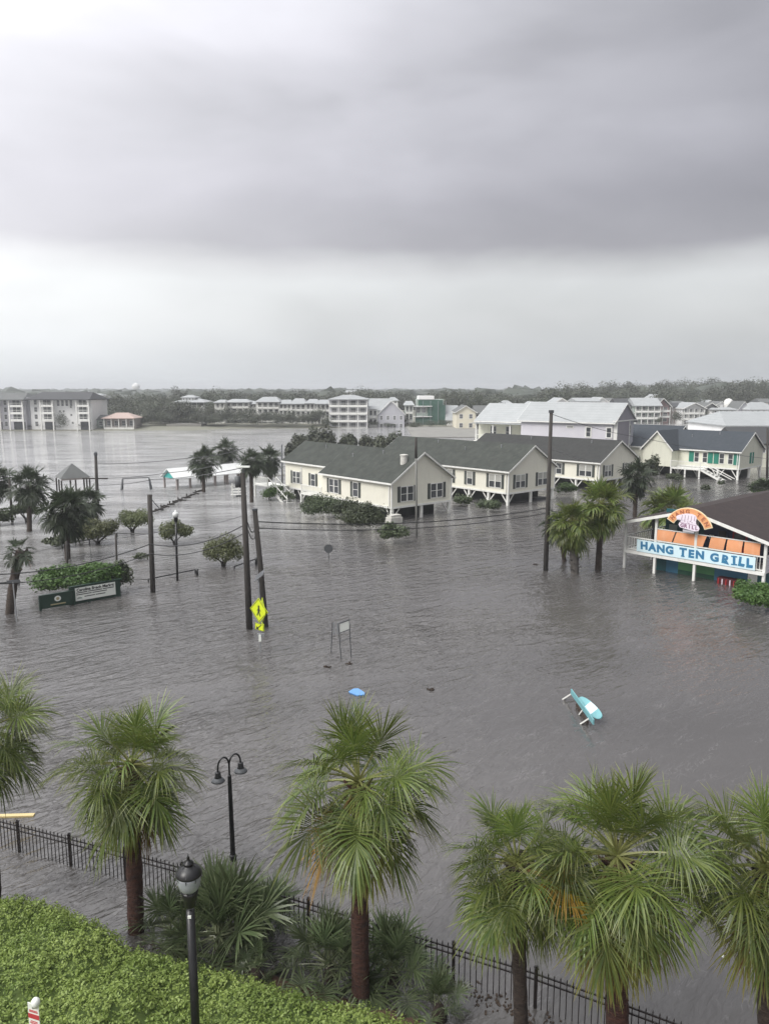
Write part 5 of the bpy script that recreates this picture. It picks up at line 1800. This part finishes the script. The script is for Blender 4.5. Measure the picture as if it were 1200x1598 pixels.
# roof sign: arched orange board over a white wave of fingers
lg = thing('logo_sign', 'cut out restaurant logo sign with orange arch, white foot shape and GRILL lettering', 'sign', Mr @ Vector((4.95, -.50, .72)), R(-47.3))
lg.scale = (.84, 1, .84)
zc = 4.38
arc, arc2 = [], []
A0_, A1_ = R(150), R(22)
cxx, czz, r0_, r1_ = -.05, zc - 1.28, 1.46, 2.02
for k in range(17):
    a = A0_ + (A1_ - A0_) * k / 16
    arc.append((cxx + math.cos(a) * r1_, czz + math.sin(a) * r1_))
    arc2.append((cxx + math.cos(a) * r0_, czz + math.sin(a) * r0_))
arc_b = [(cxx + (x - cxx) * 1.03, czz + (z - czz) * 1.035) for x, z in arc] + [(cxx + (x - cxx) * .955, czz + (z - czz) * .955) for x, z in arc2[::-1]]


def strip(outer, inner, y0, y1):
    mb = MB()
    for k in range(len(outer) - 1):
        mb.prism([outer[k], outer[k + 1], inner[k + 1], inner[k]], y0, y1)
    return mb


sc_ = lambda pts, f_: [(cxx + (x - cxx) * f_, czz + (z - czz) * f_) for x, z in pts]
A0s, A1s = R(152.5), R(19.5)
wide = [(cxx + math.cos(A0s + (A1s - A0s) * k / 16) * 2.08, czz + math.sin(A0s + (A1s - A0s) * k / 16) * 2.08) for k in range(17)]
wide2 = [(cxx + math.cos(A0s + (A1s - A0s) * k / 16) * 1.40, czz + math.sin(A0s + (A1s - A0s) * k / 16) * 1.40) for k in range(17)]
strip(wide, wide2, -.03, .03).build('arch_outline', M['cream_trim'], lg)
strip(arc, arc2, -.05, -.031).build('arch', M['orange_sign'], lg)
for k, ch in enumerate('HANG TEN'):
    if ch != ' ':
        a = R(140) + (R(32) - R(140)) * k / 7
        obj('letter', text_mesh(ch, .46, M['rust_print'], .004, .02), lg, (cxx + math.cos(a) * 1.74, -.056, czz + math.sin(a) * 1.74), rot=(0, PI / 2 - a, 0))
# white foot with toes spreading below the arch
foot = [(-1.02, zc - .28), (-1.10, zc - .02), (-.95, zc + .10), (-.78, zc + .16), (-.5, zc + .26), (-.2, zc + .33), (.2, zc + .33), (.5, zc + .24), (.62, zc + .05), (.56, zc - .25), (.62, zc - .48), (.82, zc - .62), (.90, zc - .80), (.80, zc - .98), (.5, zc - 1.04),
        (-.4, zc - .92), (-.72, zc - .86), (-.86, zc - .66), (-.80, zc - .48), (-.66, zc - .34), (-.72, zc - .22), (-.88, zc - .20)]
fb = MB()
mx_ = (-.05, zc - .35)
for k in range(len(foot)):
    a_, b_ = foot[k], foot[(k + 1) % len(foot)]
    fb.prism([a_, b_, mx_], -.075, -.052)
fb.build('foot_board', M['pink_white'], lg)
for k in range(5):
    x = -.62 + k * .26
    MB().prism([(x - .02, zc - .22 - .05 * (k % 2)), (x + .03, zc + .18), (x + .055, zc + .17), (x + .02, zc - .23 - .05 * (k % 2))], -.080, -.0755).build('toe_line', M['plum'], lg)
for (x, z) in ((-.35, -.33), (-.1, -.36), (.1, -.30), (.25, -.38), (0.0, -.45)):
    MB().prism([(x - .05, zc + z - .03), (x + .05, zc + z - .01), (x + .03, zc + z + .04), (x - .03, zc + z + .03)], -.080, -.0755).build('print_mark', M['plum'], lg)
MB().prism([(-.74, zc - .47), (.66, zc - .58), (.64, zc - .55), (-.72, zc - .44)], -.080, -.0755).build('print_line', M['plum'], lg)
for k, ch in enumerate('GRILL'):
    obj('letter', text_mesh(ch, .40, M['plum'], .003, .016), lg, (-.55 + k * .29 + (.03 if k > 1 else 0), -.080, zc - .69 - .022 * k))
MB().box(-.5, .45, -.02, .02, zc - 1.2, zc - 1.02).build('mount_board', M['grey_wall'], lg)
for x in (-.35, .3):
    MB().box(x - .03, x + .03, .031, .075, zdk + 1.86, zc).build('mount_post', M['metal_dark'], lg)

# ------------------------------------------------------------------ the town across the water
def fcoord(px0, px1, Y, zmid=5):
    f_ = (Y * math.cos(PITCH) + (CAM_H - zmid) * math.sin(PITCH)) / FOC
    return (px0 - 600) * f_, (px1 - 600) * f_


def far_house(label, px0, px1, yr, ye, yb, Y, wall='white_far', roof='roof_white', kind='hip', floors=2, balcony=0, depth=10, cat='house', name='beach_house',
              cols=None, group=None, stilts_=False, ridge_in=.28, win=True, post='white', face_w=None, rot=0, oh=.5):
    """kind: hip, side (ridge across the view), gable (gable towards the view), flat; balcony = how many floors carry one"""
    x0, x1 = fcoord(px0, px1, Y)
    W_ = x1 - x0
    if kind != 'gable':
        W_ -= 2 * oh * .6
        x0 += oh * .6
    ze_, zr_ = ZY(Y, ye), ZY(Y, yr)
    zb = ZY(Y, yb)
    t = thing(name, label, cat, (x0, Y, 0), R(rot), group)
    zb0 = min(zb, 1.0) - 1.2
    bd = 1.8 if balcony else 0
    body0 = zb + (2.2 if stilts_ else 0)
    if kind == 'gable':
        MB().prism([(0, body0 if stilts_ else zb0), (W_, body0 if stilts_ else zb0), (W_, ze_), (W_ / 2, zr_), (0, ze_)], bd, depth).build('wall', M[wall], t)
        gable_roof(t, W_, 0, depth, ze_ + .02, zr_ + .02, roof, oh=oh, th=.2, fascia='white')
    else:
        MB().box(0, W_, bd, depth, body0 if stilts_ else zb0, ze_ - .004).build('wall', M[wall], t)
        r = MB()
        o = oh
        ri = {'hip': W_ * ridge_in, 'side': -o, 'flat': W_ * .1}[kind]
        ym = depth / 2
        A_ = [(-o, -o, ze_), (W_ + o, -o, ze_), (W_ + o, depth + o, ze_), (-o, depth + o, ze_), (ri, ym, zr_), (W_ - ri, ym, zr_)]
        r.v = A_ + [(x, y, ze_ - .2) for x, y, z in A_[:4]]
        r.f = [(0, 1, 5, 4), (1, 2, 5), (2, 3, 4, 5), (3, 0, 4), (6, 9, 8, 7), (0, 6, 7, 1), (1, 7, 8, 2), (2, 8, 9, 3), (3, 9, 6, 0)]
        r.build('roof', M[roof], t)
    if stilts_:
        for k in range(4):
            MB().box(W_ * k / 3.2, W_ * k / 3.2 + .3, bd, bd + .3, -.5, body0 - .003).build('piling', M['white_far'], t)
        MB().box(.4, W_ - .4, depth * .5, depth - .2, -.5, body0 - .003).build('under_wall', M['taupe'], t)
    fh = (ze_ - body0) / floors
    cols = cols or max(2, int(W_ / 3.0))
    wh = min(1.5, fh * .55)
    ww = min(1.2, W_ / cols * .45)
    if win:
        for fl in range(floors):
            for c_ in range(cols):
                x = W_ * (c_ + .5) / cols
                window(t, ((x, bd - .01, body0 + fh * (fl + .52)), FRONT), round(ww * (1.5 if balcony else 1), 2), round(wh * (1.15 if balcony else 1), 2), glass='glass_far', frame='white_far' if wall != 'white_far' else 'white', fw=.09)
    if balcony:
        for fl in range(floors - balcony, floors):
            z = body0 + fh * fl
            MB().box(0, W_, 0, bd - .004, z - .12, z + .05).build('balcony_floor', M['white'], t)
            MB().box(.1, W_ - .1, .04, .09, z + .95, z + 1.03).box(.1, W_ - .1, .05, .08, z + .05, z + .62).build('balcony_rail', M['white'], t)
        for c_ in range(cols + 1):
            x = min(max(W_ * c_ / cols, .12), W_ - .12)
            MB().box(x - .12, x + .12, .0, .2, zb0, ze_ - .21).build('balcony_post', M[post], t)
    return t


# left shore apartments: built in bays
def apartment(label, px0, px1, Y, bays, yr, ye, yb, wall, roof, roof_in=.12):
    x0, x1 = fcoord(px0, px1, Y)
    t = thing('apartment_building', label, 'apartment block', (x0, Y, 0), 0, 'four storey blocks on the far left shore')
    W_ = x1 - x0
    ze_, zr_, zb = ZY(Y, ye), ZY(Y, yr), ZY(Y, yb)
    dpt = 16
    MB().box(0, W_, 2, dpt, -.5, ze_ - .004).build('wall', M[wall], t)
    r = MB()
    o = .6
    ri = W_ * roof_in
    A_ = [(-o, -o, ze_), (W_ + o, -o, ze_), (W_ + o, dpt, ze_), (-o, dpt, ze_), (ri, dpt / 2, zr_), (W_ - ri, dpt / 2, zr_)]
    r.v = A_ + [(x, y, ze_ - .3) for x, y, z in A_[:4]]
    r.f = [(0, 1, 5, 4), (1, 2, 5), (2, 3, 4, 5), (3, 0, 4), (6, 9, 8, 7), (0, 6, 7, 1), (1, 7, 8, 2), (2, 8, 9, 3), (3, 9, 6, 0)]
    r.build('roof', M[roof], t)
    fh = (ze_ - .8) / 4
    for (p0, p1, typ) in bays:
        a_, b_ = (v - x0 for v in fcoord(p0, p1, Y))
        if typ == 'b':
            for s in (a_, b_):
                MB().box(s - .18, s + .18, 0, .36, -.5, ze_ - .31).build('balcony_post', M['white'], t)
            for fl in range(1, 4):
                z = .8 + fh * fl
                MB().box(a_ + .2, b_ - .2, .05, 1.996, z - .15, z + .05).build('balcony_floor', M['white'], t)
                MB().box(a_ + .2, b_ - .2, .08, .14, z + .95, z + 1.05).box(a_ + .2, b_ - .2, .09, .13, z + .06, z + .55).build('balcony_rail', M['white'], t)
                window(t, (((a_ + b_) / 2 - .6, 1.99, z + 1.25), FRONT), 2.4, 2.0, True, glass='glass_far')
            MB().box(a_ + .3, b_ - .3, 1.96, 1.997, 0, 2.6).build('garage_opening', M['glass'], t)
        elif typ == 'w':
            n_ = max(1, int((b_ - a_) / 2.0))
            for fl in (0, 1, 2, 3):
                for k in range(n_):
                    x = a_ + (b_ - a_) * (k + .5) / n_
                    window(t, ((x, 1.99, .8 + fh * (fl + .55)), FRONT), 1.0, 1.5, glass='glass_far')
        elif typ == 't':
            for k in range(4):
                x = a_ + (b_ - a_) * (k + .5) / 4
                window(t, ((x, 1.99, .8 + fh * 3.45), FRONT), .9, 1.9, glass='glass_far')
            for (fx, fl) in ((.2, 2), (.42, 2), (.85, 2.6), (.85, 1.5), (.9, .4)):
                window(t, ((a_ + (b_ - a_) * fx, 1.99, .8 + fh * (fl + .3)), FRONT), .7, .7, glass='glass_far')
    return t


apartment('pale four storey block cut by the left edge, light roof and stacked balconies', -40, 37, 240, ((-32, -18, 'w'), (-16, 0, 'b'), (0, 10, 'w'), (15, 36, 'b')), 613.5, 623.5, 672, 'lilac', 'roof_grey')
apartment('wide lilac grey four storey block with dark roof and two balcony towers', 44, 140, 240, ((45, 60, 'w'), (64, 83, 'b'), (85, 112, 't'), (120, 139, 'b')), 612, 623, 672, 'white_far', 'roof_dark', .08)
MB().box(*fcoord(37.5, 43.5, 241), 243, 252, -.5, 10.2).build('link_wall', M['grey_wall'])
tag(bpy.data.objects['link_wall'], 'narrow dark link wall between the two left shore apartment blocks', 'building')

t = far_house('low cottage with peach hipped roof and screened porch on the left shore', 160, 210, 644.5, 652.5, 670, 243, 'taupe', 'peach', 'hip', 1, 1, 8, cols=4, ridge_in=.3, name='cottage')
far_house('green grey shed roofed wing left of the peach roofed cottage', 148, 166, 648, 654, 668, 246, 'sage', 'roof_grey', 'side', 1, 0, 7, name='cottage', cols=1)
# octagonal house above the trees
far_house('pale green house with wide hipped roof and raised lantern storey above the wooded bank', 270, 321, 622, 627.5, 648, 275, 'sage', 'roof_white', 'hip', 2, 1, 14, cols=4, ridge_in=.3)
far_house('raised lantern storey crowning the pale green house on the wooded bank', 284, 306, 616.5, 620, 627, 279, 'white_far', 'roof_white', 'hip', 1, 0, 7, cols=4, ridge_in=.3, name='lantern_storey', cat='roof lantern')
far_house('small white gabled shed right of the pale green house', 310, 323, 634, 642, 652, 270, 'white_far', 'roof_white', 'gable', 1, 0, 8, win=False, name='garden_shed')
# condominium row
gc = 'white balconied condominiums behind the shore shrubs'
for (a_, b_, yr, ye, yb, Y, lb, n_) in ((334, 352, 624, 628, 660, 268, 'leftmost narrow white condominium block with balconies', 2), (350, 390, 623, 627.5, 655, 272, 'wide low white condominium second from the left', 4),
                                        (388, 402, 626, 630, 655, 274, 'narrow link between the two left condominiums', 2), (399, 437, 619.5, 627, 658, 270, 'white condominium with tallest roof left of centre', 4),
                                        (434, 456, 624, 630, 660, 270, 'white condominium right of the tallest roofed one', 3), (452, 478, 622, 630, 662, 268, 'white condominium in the middle of the row', 3),
                                        (476, 498, 623, 629, 664, 267, 'white condominium left of the last one in the row', 3), (492, 516, 624, 630, 665, 266, 'last white condominium next to the four storey tower', 3)):
    far_house(lb, a_, b_, yr, ye, yb, Y, 'white_far', 'roof_white', 'hip', 3, 3, 12, cols=n_, ridge_in=.2, group=gc, name='condominium', cat='condominium')
# four storey tower
tw = far_house('four storey grey and white tower house with hipped white roof and corner balconies', 512, 575, 616.5, 623, 670, 258, 'grey_wall', 'roof_white', 'hip', 4, 4, 14, cols=4, ridge_in=.35, name='tower_block')
far_house('small balconied white house between tower and grey gabled house', 574, 590, 634, 638, 666, 262, 'white_far', 'roof_white', 'side', 2, 2, 10, cols=2)
far_house('light grey gabled house with pale metal roof right of the tower', 590, 631, 626, 646, 671, 262, 'grey_wall', 'roof_white', 'gable', 2, 0, 18, cols=4)
far_house('broad pale metal roof behind the grey gabled house', 576, 612, 622, 640, 664, 276, 'white_far', 'roof_white', 'side', 2, 0, 12, cols=2)
far_house('small white balconied house left of the green netted building', 631, 646, 626, 632, 672, 270, 'sage', 'roof_white', 'flat', 3, 2, 10, cols=2)
# netted building
x0, x1 = fcoord(648, 695, 268)
t = thing('netted_building', 'three storey building wrapped in green scaffold netting', 'building', (x0, 268, 0))
Wn = x1 - x0
zt_ = ZY(268, 622)
MB().box(.5, Wn - .5, .5, 12, -.5, zt_ - .3).build('wall', M['sage'], t)
MB().box(Wn * .42, Wn, -.35, -.15, .6, ZY(268, 632)).build('netting', M['net'], t)
MB().box(0, Wn * .415, -.25, -.15, .6, ZY(268, 652)).build('netting', M['net'], t)
MB().box(Wn * .1, Wn * .9, -.1, .45, ZY(268, 634), zt_ - .5).build('netting', M['net'], t)
for z in (650, 634):
    MB().box(-.6, Wn * .55, -.9, .48, ZY(268, z) - .1, ZY(268, z) + .15).build('scaffold_deck', M['white_far'], t)
MB().box(Wn * .1, Wn * .62, 0, 12, zt_ - .28, ZY(268, 618)).build('roof_house', M['white_far'], t)
for k in range(5):
    MB().box(k * Wn / 4 - .08, k * Wn / 4 + .08, -1.0, -.85, -.5, zt_ - .8).build('scaffold_pole', M['metal'], t)
for (fx, z) in ((.1, 640), (.28, 640), (.1, 660), (.28, 660)):
    window(t, ((Wn * fx, .49, ZY(268, z)), FRONT), 1.5, 2.0, glass='glass_far')
far_house('pale grey roofed boat shed beside the green netted building', 696, 716, 633, 656, 668, 266, 'white_far', 'roof_white', 'side', 1, 0, 12, cols=1, win=False)
far_house('cream gabled house with grey roof facing the flooded yard', 712, 742, 633.5, 643, 671, 250, 'cream_far', 'roof_grey', 'gable', 2, 0, 14, cols=2)
far_house('white balconied wing with grey roof right of the cream gabled house', 741, 764, 633, 645, 669, 254, 'white_far', 'roof_grey', 'side', 2, 1, 9, cols=3)
far_house('white gabled house behind dark trees right of the cream house', 766, 796, 633, 644, 668, 262, 'white_far', 'roof_grey', 'gable', 2, 0, 14, cols=2)
far_house('narrow house with white chimney between dark trees', 802, 822, 640, 650, 676, 240, 'white_far', 'roof_grey', 'side', 2, 0, 9, cols=2)
far_house('small white square chimney house top behind the porch house', 804, 812, 633, 634, 648, 243, 'white_far', 'roof_white', 'flat', 1, 0, 2, win=False, name='chimney_block', cat='chimney')
far_house('pale yellow gabled house peeping above the white metal roof', 819, 846, 628, 637, 660, 230, 'cream_far', 'roof_white', 'gable', 2, 0, 10, cols=2)
# right hand shore
far_house('dark roofed white balconied house left of the pale green gabled one', 962, 1003, 622, 632, 664, 290, 'white_far', 'roof_dark', 'side', 3, 2, 12, cols=5)
far_house('tall pale green and white house with long gable and stacked porches', 990, 1032, 621, 633, 664, 286, 'sage', 'roof_white', 'side', 3, 3, 12, cols=4)
far_house('dusky pink gabled house with white balconies', 1022, 1046, 622, 634, 660, 289, 'pink_wall', 'roof_grey', 'gable', 3, 2, 12, cols=2)
far_house('dark taupe house between pink and white houses', 1046, 1064, 629, 635, 662, 292, 'taupe', 'roof_dark', 'side', 3, 0, 10, cols=3)
far_house('three storey white house with full width balconies and low gable', 1067, 1100, 629, 637, 664, 284, 'white_far', 'roof_white', 'gable', 3, 3, 12, cols=4)
far_house('grey roofed house right of the three storey white one', 1098, 1120, 629, 636, 662, 290, 'white_far', 'roof_grey', 'gable', 2, 1, 12, cols=2)
far_house('low white house with long balcony before the wooded hill', 1112, 1150, 636, 639, 662, 286, 'white_far', 'roof_white', 'flat', 2, 1, 9, cols=4)
far_house('small grey gabled house near the right edge', 1150, 1170, 627, 640, 652, 290, 'grey_wall', 'roof_grey', 'gable', 1, 0, 10, cols=1)
far_house('white hipped house above the big pale roof at the right edge', 1168, 1215, 628, 639, 656, 284, 'white_far', 'roof_white', 'hip', 2, 0, 12, cols=5)
far_house('broad low building with big pale hipped roof at the right edge', 1132, 1260, 644, 664, 672, 170, 'white_far', 'roof_white', 'hip', 1, 0, 22, cols=6, ridge_in=.16, name='pavilion_building', cat='building')
far_house('dark roofed house behind the green shuttered house at the right edge', 1150, 1230, 668, 692, 712, 128, 'cream2', 'roof_dark', 'side', 1, 0, 9, cols=3)
# distant rooftops
for (a_, b_, yr, ye, yb, Y, wl, rf_, kd, lb) in (
        (137, 160, 614, 618, 634, 340, 'white_far', 'roof_white', 'hip', 'white house cluster left half behind the dark roofed block'), (152, 178, 617, 621, 636, 325, 'cream_far', 'roof_grey', 'side', 'pale house cluster right half behind the dark roofed block'),
        (146, 166, 621, 625, 636, 300, 'white_far', 'roof_dark', 'side', 'white house with dark roof just above the left trees'),
        (727, 748, 616.5, 621, 628, 520, 'white_far', 'roof_white', 'side', 'lone white roof among far trees above the cream house'),
        (866, 885, 622, 628, 640, 215, 'white_far', 'roof_white', 'gable', 'small white gable behind the ridge of the porch house'),
        (898, 935, 621, 626, 640, 230, 'white_far', 'roof_white', 'side', 'long white roof behind the lilac tower house'),
        (928, 948, 621, 628, 640, 235, 'white_far', 'roof_white', 'gable', 'white gable touching the roof of the lilac tower house')):
    far_house(lb, a_, b_, yr, ye, yb, Y, wl, rf_, kd, 2, 0, 10)
for k, (a_, b_, yr, Y) in enumerate(((186, 204, 611, 700), (228, 246, 610, 760), (122, 134, 609, 680), (340, 356, 611, 720), (402, 416, 610.5, 800), (458, 474, 611, 760), (512, 524, 609.5, 820), (560, 576, 611, 700), (1180, 1192, 612, 500), (700, 712, 613, 620))):
    far_house(('tiny pale rooftop on the horizon above the ' + ('left shore trees', 'bank right of the water tower', 'dark roofed block', 'wide low condominium', 'tallest condominium', 'middle condominium', 'four storey tower', 'light grey gabled house', 'white hipped house at the right edge', 'cream gabled house')[k]), a_, b_, yr, yr + 1.6, yr + 6, Y, 'white_far', 'roof_white', 'hip', 1, 0, 10, win=False, name='distant_house', group='tiny rooftops on the horizon')
for k, (a_, b_, yr, ye, yb, Y, wl, rf_, kd, lb) in enumerate((
        (700, 716, 621, 626, 640, 330, 'white_far', 'roof_white', 'side', 'far white house above the pale boat shed'), (748, 762, 624, 629, 640, 330, 'cream_far', 'roof_grey', 'gable', 'far cream gable above the white balconied wing'),
        (782, 800, 625, 630, 642, 320, 'white_far', 'roof_white', 'hip', 'far white hipped house above the white gabled house'), (946, 962, 622, 629, 650, 300, 'cream_far', 'roof_grey', 'gable', 'cream gable between lilac tower house and dark roofed house'),
        (1052, 1070, 626, 631, 650, 310, 'white_far', 'roof_grey', 'side', 'white house behind the dark taupe house'), (1100, 1114, 625, 630, 640, 320, 'cream_far', 'roof_white', 'gable', 'small cream gable above the grey roofed house'),
        (1116, 1134, 627, 632, 642, 310, 'white_far', 'roof_grey', 'gable', 'pale gable above the left half of the low white house'), (1136, 1152, 630, 634, 642, 305, 'white_far', 'roof_white', 'side', 'pale roof above the right half of the low white house'),
        (604, 622, 620, 625, 636, 320, 'white_far', 'roof_white', 'hip', 'white roof above the light grey gabled house'), (540, 556, 609, 612, 622, 420, 'white_far', 'roof_white', 'side', 'white roof peeping above the four storey tower'),
        (1018, 1030, 616, 620, 634, 330, 'cream_far', 'roof_white', 'gable', 'pale gable above the pale green and white house'), (1186, 1204, 622, 628, 640, 315, 'cream_far', 'roof_grey', 'side', 'cream house above the right edge hipped house'))):
    far_house(lb, a_, b_, yr, ye, yb, Y, wl, rf_, kd, 2, 0, 9)
# water tower
p = D(213, 608, 1300)
t = thing('water_tower', 'faint pale water tower bulb on the horizon above the left trees', 'water tower', (p.x, 1300, 0))
MB().lathe([(1.2, 0), (1.0, 8), (1.4, 10)], 10).build('shaft', M['white_far'], t)
MB().lathe([(1.4, 10), (5, 12), (6.5, 15), (6, 18.5), (3, 21), (.5, 22)], 16).build('tank', M['white_far'], t, True)
t = thing('white_tank', 'round white water tank above the low white house on the right', 'tank', (*fcoord(1139, 1139, 300)[:1], 302, 0))
MB().lathe([(.5, 0), (.5, 5.4)], 8).build('stand', M['metal'], t)
MB().lathe([(1.5, 5.4), (1.6, 5.6), (1.6, 8.2), (.9, 8.9), (.1, 9.1)], 14).build('tank', M['white'], t, True)
# sand bank and sheds on the wooded shore
tag(MB().box(*fcoord(262, 316, 252), 250, 258, -.3, 1.55).build('sand_bank', M['sand']), kind='structure')
tag(MB().box(*fcoord(640, 760, 225), 205, 262, -.6, .25).build('flooded_car_park', M['sand']), kind='structure')

# shore trees, one object each
TV = {}


def tvar(k, n=520, leaf=.50):
    n = int(n * 3)
    key = (k, n)
    if key not in TV:
        r = random.Random(k)
        TV[key] = crown_mesh('tree', M['tree_far'], 300 + k, (1, 1, r.uniform(.75, 1.0)), leaf / 4.2, n, 16, .56, -.2, base=1.15)
    return TV[key]


def tree_at(x, y, h, wdt, label, group, k, z=None, n=520):
    o = obj('tree', tvar(k % 7, n), None, (x, y, (float(ground_z(np.array(x), np.array(y))) if z is None else z) - .3), rotz=random.uniform(0, 6.28))
    hh = h / 2.05
    o.scale = (wdt / 2 / 1.15, wdt / 2 / 1.15, hh)
    return tag(o, label, 'tree', group)


MARK_A = ((150, 'peach roofed cottage'), (205, 'bank left of the lantern house'), (262, 'pale green lantern house'), (330, 'small white gabled shed'), (365, 'wide low condominium'), (400, 'tallest roofed condominium'),
          (440, 'middle condominium'), (480, 'last condominium'), (520, 'four storey tower'), (585, 'light grey gabled house'), (635, 'green netted building'), (700, 'cream gabled house'), (765, 'white gabled house'), (820, 'yellow gabled house'),
          (850, 'long white metal roof'), (905, 'lilac tower house'), (960, 'dark roofed balconied house'), (1000, 'pale green and white house'), (1036, 'dusky pink house'), (1066, 'three storey white house'), (1105, 'low white house'), (1150, 'small grey gabled house'), (1175, 'right edge hipped house'), (1400, ''))


def zone(n, px0, px1, Y0, Y1, h0, h1, w0, w1, label, group, top=None, nl=520):
    made = []
    for k in range(n):
        f_ = (k + random.uniform(.1, .9)) / n
        Y = random.uniform(Y0, Y1)
        px = px0 + (px1 - px0) * f_
        x = fcoord(px, 0, Y)[0]
        h = random.uniform(h0, h1)
        if top:
            h *= np.interp(px, *top)
        made.append((px, tree_at(x, Y, h, random.uniform(w0, w1), label, group, random.randrange(7), n=nl)))
    bins = {}
    for px, o in made:
        j = 0
        while j < len(MARK_A) - 2 and px >= MARK_A[j + 1][0]:
            j += 1
        bins.setdefault(j, []).append(o)
    for j, os_ in bins.items():
        words_ = {1: [''], 2: ['left ', 'right '], 3: ['left ', 'middle ', 'right ']}.get(len(os_)) or ['leftmost ', 'second '] + ['third ', 'fourth ', 'fifth ', 'sixth ', 'seventh ', 'eighth ', 'ninth ', 'tenth ', 'eleventh ', 'twelfth '][:len(os_) - 3] + ['rightmost ']
        for w_, o in zip(words_, os_):
            o['label'] = w_ + label % MARK_A[j][1]


zone(16, 178, 335, 262, 285, 6, 9, 9, 13, 'front bank tree near the %s', 'trees on the wooded bank')
zone(14, 175, 330, 290, 330, 8.5, 11.5, 11, 15, 'back bank tree beyond the %s', 'trees on the wooded bank')
zone(16, 215, 340, 252, 262, 3, 5.2, 6, 9, 'low water edge tree below the %s', 'low trees at the edge of the wooded bank')
zone(26, 325, 520, 256, 263, 3.6, 6.4, 5, 8, 'shore tree in front of the %s', 'trees in front of the white condominiums', nl=420)
zone(12, -30, 150, 243, 247, 1.2, 2.6, 5, 9, 'low scrub below the apartments left of the %s', 'scrub below the apartments', nl=300)
zone(8, 140, 225, 247, 251, 1.4, 2.6, 6, 9, 'low scrub at the shore beside the %s', 'scrub round the cottage', nl=300)
zone(9, 515, 700, 258, 266, 1.8, 3.6, 5, 8, 'low shrub in front of the %s', 'shrubs before the netted building', nl=300)
x, _ = fcoord(94, 0, 241)
tree_at(x, 242, 5.4, 5.2, 'round dark tree in front of the wide lilac grey block', None, 2)
zone(30, 330, 800, 330, 420, 9, 12.5, 14, 20, 'belt tree far behind the %s', 'trees behind the condominiums')
zone(22, 690, 900, 285, 380, 8, 12.5, 10, 16, 'dark tree close behind the %s', 'trees behind the cream gabled house')
zone(26, 850, 1230, 320, 420, 11, 15.5, 13, 19, 'rise tree behind the %s', 'trees on the wooded rise at the right')
zone(22, 900, 1240, 425, 560, 15, 19, 16, 24, 'tall crest tree beyond the %s', 'tall trees on the right crest', top=([900, 1000, 1100, 1240], [.8, .95, 1.0, .98]))
for k, (px, py, rp, Y, lb) in enumerate(((278, 603, 17, 420, 'largest dark tree standing above the horizon left of centre'), (432, 607, 10, 420, 'small round tree rising above the horizon near the condominiums'),
                                         (886, 601, 9, 480, 'umbrella shaped pine rising above the right hand trees'), (845, 607, 16, 420, 'rounded tree standing above the horizon behind the porch house'),
                                         (292, 607, 15, 430, 'dark tree beside the largest horizon tree left of centre'))):
    h = ZY(Y, py)
    x = fcoord(px, 0, Y, 10)[0]
    tree_at(x, Y, h - .5, 2 * rp / FOC * Y, lb, None, k)
for k, (px, pyt, pyb, wp, Y, lb) in enumerate(((762, 649, 672, 26, 243, 'dark tree left of three before the white gabled house'), (783, 650, 672, 18, 243, 'dark middle tree before the white gabled house'), (798, 644, 676, 13, 240, 'narrow dark conical tree right of the white gabled house'),
                                               (645, 657, 674, 20, 258, 'green bush before the netted building'), (1056, 640, 664, 22, 282, 'dark brown tree before the taupe house'), (1103, 640, 662, 12, 281, 'narrow dark tree between white house and grey roofed house'),
                                               (1090, 655, 664, 20, 281, 'low tree before the three storey white house'), (1030, 648, 664, 14, 283, 'small dark tree before the dusky pink house'), (1126, 656, 668, 22, 250, 'dark shrub left of the big pale hipped roof'),
                                               (1126, 645, 660, 16, 282, 'dark tree before the low white house'), (618, 676, 690, 30, 200, 'dark tree behind the second yellow roof at the sand strip'), (756, 668, 680, 22, 190, 'dark shrub at the ridge end of the third yellow roof'))):
    zt_, zb = ZY(Y, pyt), ZY(Y, pyb)
    x = fcoord(px, 0, Y)[0]
    tree_at(x, Y, zt_ - min(zb, .6) , wp / FOC * Y, lb, None, k + 1, z=min(zb, .6))

# far woods to the horizon: one mass
rr = np.random.default_rng(5)
ico = bmesh.new()
bmesh.ops.create_icosphere(ico, subdivisions=2, radius=1)
iv = np.array([v.co[:] for v in ico.verts])
iF = np.array([[v.index for v in f.verts] for f in ico.faces])
ico.free()
VS, FS, TS = [], [], []
nb = 1900
for k in range(nb):
    Y = 430 + 2100 * rr.random() ** 1.5
    x = rr.uniform(-.62, .62) * Y * 1.05
    sx_ = rr.uniform(7, 15)
    h = rr.uniform(6, 10.5) + np.interp(x / Y, [-.6, 0, .25, .5], [0, 0, 1.0, 4.5]) * np.clip((1300 - Y) / 800, 0, 1)
    dv = iv * (1 + .22 * rr.normal(size=(len(iv), 1)))
    v = dv * np.array([sx_, sx_, h * .55]) + np.array([x, Y, h * .5 + 1])
    VS.append(v)
    FS.append(iF + k * len(iv))
    TS.append(np.full(len(iv), rr.random()) * .6 + rr.random(len(iv)) * .4)
tag(obj('far_woods', np_mesh('far_woods', np.concatenate(VS), np.concatenate(FS), M['wood_far'], {'tone': np.concatenate(TS), 'tip': np.zeros(nb * len(iv))})), 'low dark woods running along the whole horizon', 'woods', kind='stuff')
